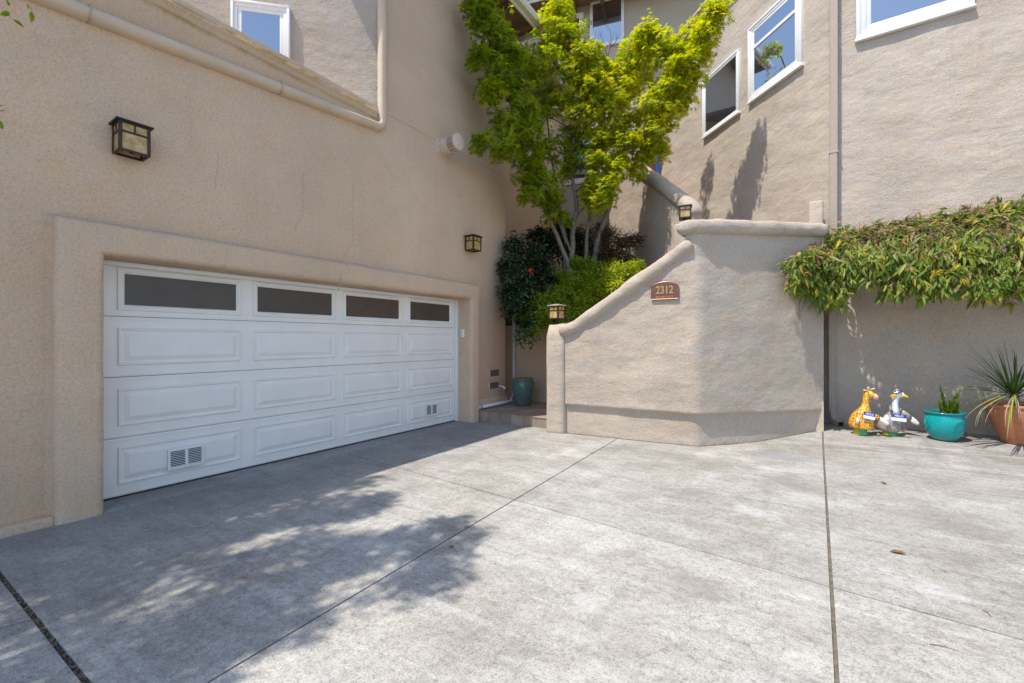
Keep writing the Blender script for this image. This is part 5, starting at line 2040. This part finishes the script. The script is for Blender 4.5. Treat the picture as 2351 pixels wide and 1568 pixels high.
# body and neck as one skin
spine = [(560, 1238, 292), (545, 1222, 305), (535, 1180, 312), (532, 1110, 308), (535, 1030, 290), (548, 950, 262), (570, 870, 222), (600, 800, 170), (622, 740, 125), (635, 690, 98), (645, 630, 86), (652, 560, 82), (662, 490, 84), (676, 430, 92), (690, 390, 98), (698, 345, 80), (700, 325, 45), (700, 318, 8)]
stack(spine, gx, gzz, K, .78).build('body', M['giraffe'], gf, smooth=True)
ellipsoid((gx(770), 0, gzz(415)), (.062, .045, .042), M_=Matrix.Rotation(R_(25), 4, 'Y')).build('head', M['giraffe'], gf, smooth=True)
ellipsoid((gx(875), 0, gzz(465)), (.046, .038, .040), M_=Matrix.Rotation(R_(30), 4, 'Y')).build('muzzle', M['muzzle'], gf, smooth=True)
for s in (-1, 1):
    ellipsoid((gx(912), s * .02, gzz(492)), (.005, .004, .005), 8).build('nostril', M['eye'], gf)
    ellipsoid((gx(715), s * .047, gzz(372)), (.007, .004, .007), 8).build('eye', M['eye'], gf)
    MB().tube([(gx(700), s * .018, gzz(330)), (gx(706), s * .02, gzz(280)), (gx(706), s * .02, gzz(238))], [.012, .011, .017], 10).build('horn', M['cream'], gf, smooth=True)
ellipsoid((gx(635), -.035, gzz(318)), (.034, .014, .010), M_=Matrix.Rotation(R_(5), 4, 'Y')).build('ear', M['cream'], gf, smooth=True)
ellipsoid((gx(810), .03, gzz(290)), (.036, .014, .012), M_=Matrix.Rotation(R_(-20), 4, 'Y')).build('ear', M['cream'], gf, smooth=True)
MB().lathe([(0, 0), (.102, 0), (.104, .012), (.09, .05), (.082, .085), (.082, .108), (0, .108)], 24, M=Matrix.Translation((gx(520), 0, 0)), sy=.75).build('boots', M['boots'], gf, smooth=True, auto=True)
MB().tube([(gx(465), -.150, gzz(960)), (gx(460), -.158, gzz(1020)), (gx(445), -.156, gzz(1120))], [.012, .024, .012], 10, flatn=.4).build('paddle_arm', M['offwhite'], gf, smooth=True)
ar = MB().tube([(gx(790), -.06, gzz(890)), (gx(880), -.07, gzz(920)), (gx(975), -.075, gzz(950))], [.03, .032, .030], 10, flatn=.5).build('arm', M['giraffe'], gf, smooth=True)
MB().tube([(gx(965), -.075, gzz(945)), (gx(1050), -.08, gzz(1000)), (gx(1140), -.08, gzz(1060)), (gx(1190), -.08, gzz(1070))], [.022, .03, .03, .012], 10, flatn=.4).build('hand_paddle', M['offwhite'], ar, smooth=True)
name_tag(gf, gx(733), -.135, gzz(905), .148, .094, R_(6), R_(8))

dpos = gp(2042, 999)
gf.scale = (.79, .9, 1)
du = empty('goose_figure', (dpos.x, dpos.y, gz(dpos.x, dpos.y)), TH - VA, label='white necked goose garden figure in a grey aviator jacket', cat='figurine', group='garden figures by the downspout')
ux = lambda zx: (zx - 1205) * K
uz = lambda zy: (1385 - zy) * K
M['jacket'] = plain('taupe_jacket', (.33, .28, .245), .4, var=.15, vscale=8, bumpd=.004, bscale=18)
M['goose'] = plain('goose_white', (.72, .76, .84), .4)
M['beak'] = plain('beak_yellow', (.72, .50, .02), .4)
body = [(1215, 1298, 150), (1208, 1290, 215), (1200, 1255, 268), (1200, 1190, 288), (1205, 1110, 275), (1225, 1030, 250), (1255, 960, 215), (1285, 900, 180), (1310, 850, 140), (1325, 800, 118), (1330, 770, 95)]
stack(body, ux, uz, K, .72).build('jacket_body', M['jacket'], du, smooth=True)
neck = [(1345, 860, 92), (1340, 800, 88), (1335, 700, 80), (1335, 600, 76), (1345, 520, 74), (1370, 450, 78), (1405, 395, 84), (1440, 365, 72), (1460, 350, 40), (1466, 346, 8)]
MB().tube([(ux(a), 0, uz(b)) for a, b, r in neck], [r * K for a, b, r in neck], 18).build('neck', M['goose'], du, smooth=True)
ellipsoid((ux(1455), 0, uz(405)), (.05, .036, .040)).build('head', M['goose'], du, smooth=True)
MB().tube([(ux(1470), 0, uz(415)), (ux(1540), 0, uz(425)), (ux(1600), 0, uz(448)), (ux(1645), 0, uz(462))], [.036, .030, .018, .006], 14, flat=.75).build('beak', M['beak'], du, smooth=True)
for s in (-1, 1):
    ellipsoid((ux(1480), s * .036, uz(390)), (.006, .004, .006), 8).build('eye', M['eye'], du)
cap_ = MB().lathe([(.062, 0), (.064, .012), (.056, .035), (.03, .05), (.0005, .054)], 18, M=Matrix.Translation((ux(1400), 0, uz(365))) @ Matrix.Rotation(R_(-22), 4, 'Y')).build('aviator_cap', plain('navy_cap', (.07, .075, .13), .5), du, smooth=True)
MB().tube([(ux(1290), -.05, uz(345)), (ux(1340), -.06, uz(300)), (ux(1400), -.055, uz(285)), (ux(1430), -.05, uz(310)), (ux(1380), -.062, uz(345)), (ux(1310), -.06, uz(360))], .008, 8, closed=True).build('goggles', plain('goggle_rim', (.45, .43, .50), .25, .5), cap_, smooth=True)
T = Matrix.Translation((ux(1300), -.055, uz(425))) @ Matrix.Rotation(R_(-28), 4, 'Y')
MB().box(-.04, .04, -.006, .006, -.02, .02, .005, M=T).build('cap_flap', plain('orange_flap', (.72, .36, .02), .5), cap_)
for s, lz_ in ((-1, 0), (1, 0)):
    MB().tube([(ux(1250), s * .06, uz(800)), (ux(1225), s * .075, uz(740)), (ux(1220), s * .06, uz(680))], [.03, .022, .006], 8, flatn=.5).build('collar', M['jacket'], du, smooth=True)
MB().tube([(ux(1430), .03, uz(800)), (ux(1460), .04, uz(760)), (ux(1465), .04, uz(715))], [.026, .02, .006], 8, flatn=.5).build('collar', M['jacket'], du, smooth=True)
wg = MB().tube([(ux(1480), .06, uz(830)), (ux(1590), .08, uz(900)), (ux(1700), .09, uz(975))], [.04, .045, .034], 10, flatn=.45).build('wing', M['jacket'], du, smooth=True)
MB().tube([(ux(1690), .09, uz(965)), (ux(1770), .095, uz(1025)), (ux(1850), .1, uz(1075)), (ux(1885), .1, uz(1085))], [.034, .036, .024, .006], 10, flatn=.35).build('wing_tip', M['offwhite'], wg, smooth=True)
MB().tube([(ux(1140), -.155, uz(880)), (ux(1130), -.17, uz(960)), (ux(1150), -.165, uz(1050))], [.012, .038, .03], 10, flatn=.4).build('wing', M['goose'], du, smooth=True)
for zy in (1092, 1178):
    ellipsoid((ux(1395), -.118, uz(zy)), (.007, .005, .007), 8).build('button', M['eye'], du)
MB().lathe([(0, 0), (.10, 0), (.108, .012), (.1, .03), (.075, .055), (0, .06)], 24, M=Matrix.Translation((ux(1210), 0, 0)), sy=.75).build('feet', M['boots'], du, smooth=True, auto=True)
du.scale = (.79, .9, 1)
name_tag(du, ux(1408), -.135, uz(925), .185, .098, R_(2), R_(2))

# ------------------------------------------------------------------ fallen leaves and twigs on the drive
dry = plain('dry_leaf', (.22, .13, .05), .8, var=.3)
for i, (c, r, s, lab) in enumerate(((2042, 1267, .055, 'curled brown fallen leaf lying on the right-hand slab'), (2035, 1113, .045, 'small grey fallen leaf on the slab in front of the figures'), (1078, 1211, .03, 'orange-brown fallen leaf on the joint in front of the garage'), (1030, 1255, .03, 'small dark fallen leaf near the tree shadow edge'))):
    p = gp(c, r)
    V, Fq = tpl_leaf(.2, .10, .1)
    e = leaves('fallen_leaf', (V, Fq), [(0, 0, 0)], [(math.cos(i * 2.1), math.sin(i * 2.1), 0)], [(0, 0, 1)], [s * 1.6], [dry], None)
    e.location = (p.x, p.y, gz(p.x, p.y) + .006)
    sm_ = e.modifiers.new('sol', 'SOLIDIFY')
    sm_.thickness = .001
    tag(e, lab, 'leaf', 'fallen leaves on the driveway')
for i, (c0, r0, c1, r1, lab) in enumerate(((2135, 1480, 2200, 1497, 'thin dry twig on the front right slab'), (2257, 1402, 2275, 1418, 'short dark twig at the right edge of the drive'))):
    a, b = gp(c0, r0), gp(c1, r1)
    o = MB().tube([a + Vector((0, 0, .004)), a.lerp(b, .5) + Vector((.005, .008, .006)), b + Vector((0, 0, .004))], [.002, .0018, .001], 5).build('twig', dry)
    tag(o, lab, 'twig', 'twigs on the driveway')

# ------------------------------------------------------------------ tree beside the camera (seen only by two leaf tips at the left edge; it shades the drive)
st = empty('shade_tree', (-4.1, -3.4, 0), 0, label='leafy tree overhanging the left edge and shading the driveway', cat='tree')
blobs = []
rng = random.Random(77)


def lift(c, r, z):
    p = gp(c, r)
    return p + SUN * ((z - p.z) / SUN.z)


for (c, r, px, z, dens) in (
        (90, 1350, 50, 4.9, 1.2), (190, 1318, 46, 5.2, 1.3), (300, 1288, 44, 5.5, 1.3), (400, 1262, 42, 5.8, 1.1), (490, 1240, 40, 6.0, 1.3), (590, 1215, 40, 6.3, 1.4), (680, 1195, 36, 6.5, 1.4), (770, 1180, 32, 6.7, 1.4), (840, 1150, 24, 6.8, 1.2), (60, 1330, 60, 4.9, 1.2), (360, 1250, 50, 5.8, 1.2), (500, 1220, 50, 6.2, 1.2), (600, 1165, 44, 6.5, 1.2), (690, 1140, 40, 6.7, 1.2), (760, 1110, 36, 6.9, 1.2), (820, 1110, 30, 6.9, 1.0), (870, 1150, 26, 6.8, .8), (560, 1290, 60, 6.0, 1.1), (440, 1300, 50, 5.8, 1.0), (840, 1300, 36, 6.4, .9), (780, 1280, 44, 6.3, 1.2), (40, 1290, 60, 4.9, 1.2), (150, 1280, 60, 5.2, 1.1), (260, 1260, 60, 5.6, 1.0), (120, 1400, 90, 5.0, 1.3), (240, 1360, 90, 5.4, 1.1), (330, 1320, 60, 5.8, .8), (330, 1440, 80, 5.2, 1.1), (200, 1500, 80, 5.0, 1.0), (60, 1500, 70, 4.8, .8),
        (440, 1220, 60, 6.2, 1.1), (560, 1200, 60, 6.4, 1.2), (660, 1180, 60, 6.6, 1.4), (760, 1150, 50, 6.8, 1.5), (840, 1170, 30, 6.8, 1.0), (640, 1270, 60, 6.2, 1.3), (740, 1240, 60, 6.4, 1.3), (830, 1250, 40, 6.4, 1.0), (900, 1240, 34, 6.5, 1.0), (960, 1225, 34, 6.6, 1.0), (1020, 1205, 34, 6.6, .9), (1060, 1235, 26, 6.6, .9), (990, 1260, 34, 6.4, 1.0), (1010, 1285, 30, 6.2, .9), (950, 1330, 36, 6.2, 1.1), (1015, 1330, 22, 6.2, .7),
        (520, 1340, 70, 5.8, 1.3), (640, 1350, 60, 6.0, 1.3), (730, 1320, 50, 6.2, 1.2), (450, 1420, 70, 5.6, 1.3), (560, 1420, 60, 5.8, 1.2), (650, 1420, 44, 5.8, 1.0), (700, 1440, 30, 5.8, .8), (330, 1520, 70, 5.4, 1.2), (430, 1500, 60, 5.4, 1.2), (520, 1480, 40, 5.6, .9), (300, 1590, 80, 5.2, 1.2), (420, 1580, 40, 5.3, .8)):
    p = lift(c, r, z)
    dep = (gp(c, r) - CAM).dot(FW)
    R = px / FPX * dep
    blobs.append(((p.x, p.y, p.z), (R, R * 1.5, .35), dens))
tip1, tip2 = at(5, -25, 3.0), at(-45, 225, 2.95)
blobs.append(((tip1.x, tip1.y, tip1.z), (.08, .10, .08), .15))
blobs.append(((tip2.x, tip2.y, tip2.z), (.07, .05, .08), .12))
rs = np.random.RandomState(78)
P, Fd, Nr, S = sprays(rs, blobs, 12, 25, .14, (.05, .09), .3, .05)
o = leaves('foliage', tpl_leaf(.2, .04, -.1), P, Fd, Nr, S, [M['lf_e1'], M['lf_m1']], st, (rs.uniform(size=len(P)) > .6).astype(int), st.location)
o['kind'] = 'stuff'
tr_top = Vector((-4.0, -2.6, 4.2))
B(MB().tube([(-4.1, -3.4, -.1), (-4.08, -3.3, 1), (-4.05, -3.1, 2.4), tr_top, (-4.0, -2.3, 5.4)], [.17, .14, .12, .09, .05], 12), 'trunk', M['bark'], st, smooth=True)
for (c, rad, dn) in blobs:
    c = Vector(c)
    B(MB().tube([tr_top, tr_top.lerp(c, .5) + Vector((0, 0, .25)), c], [.03, .014, .004], 6), 'limb', M['bark_d'], st, smooth=True)
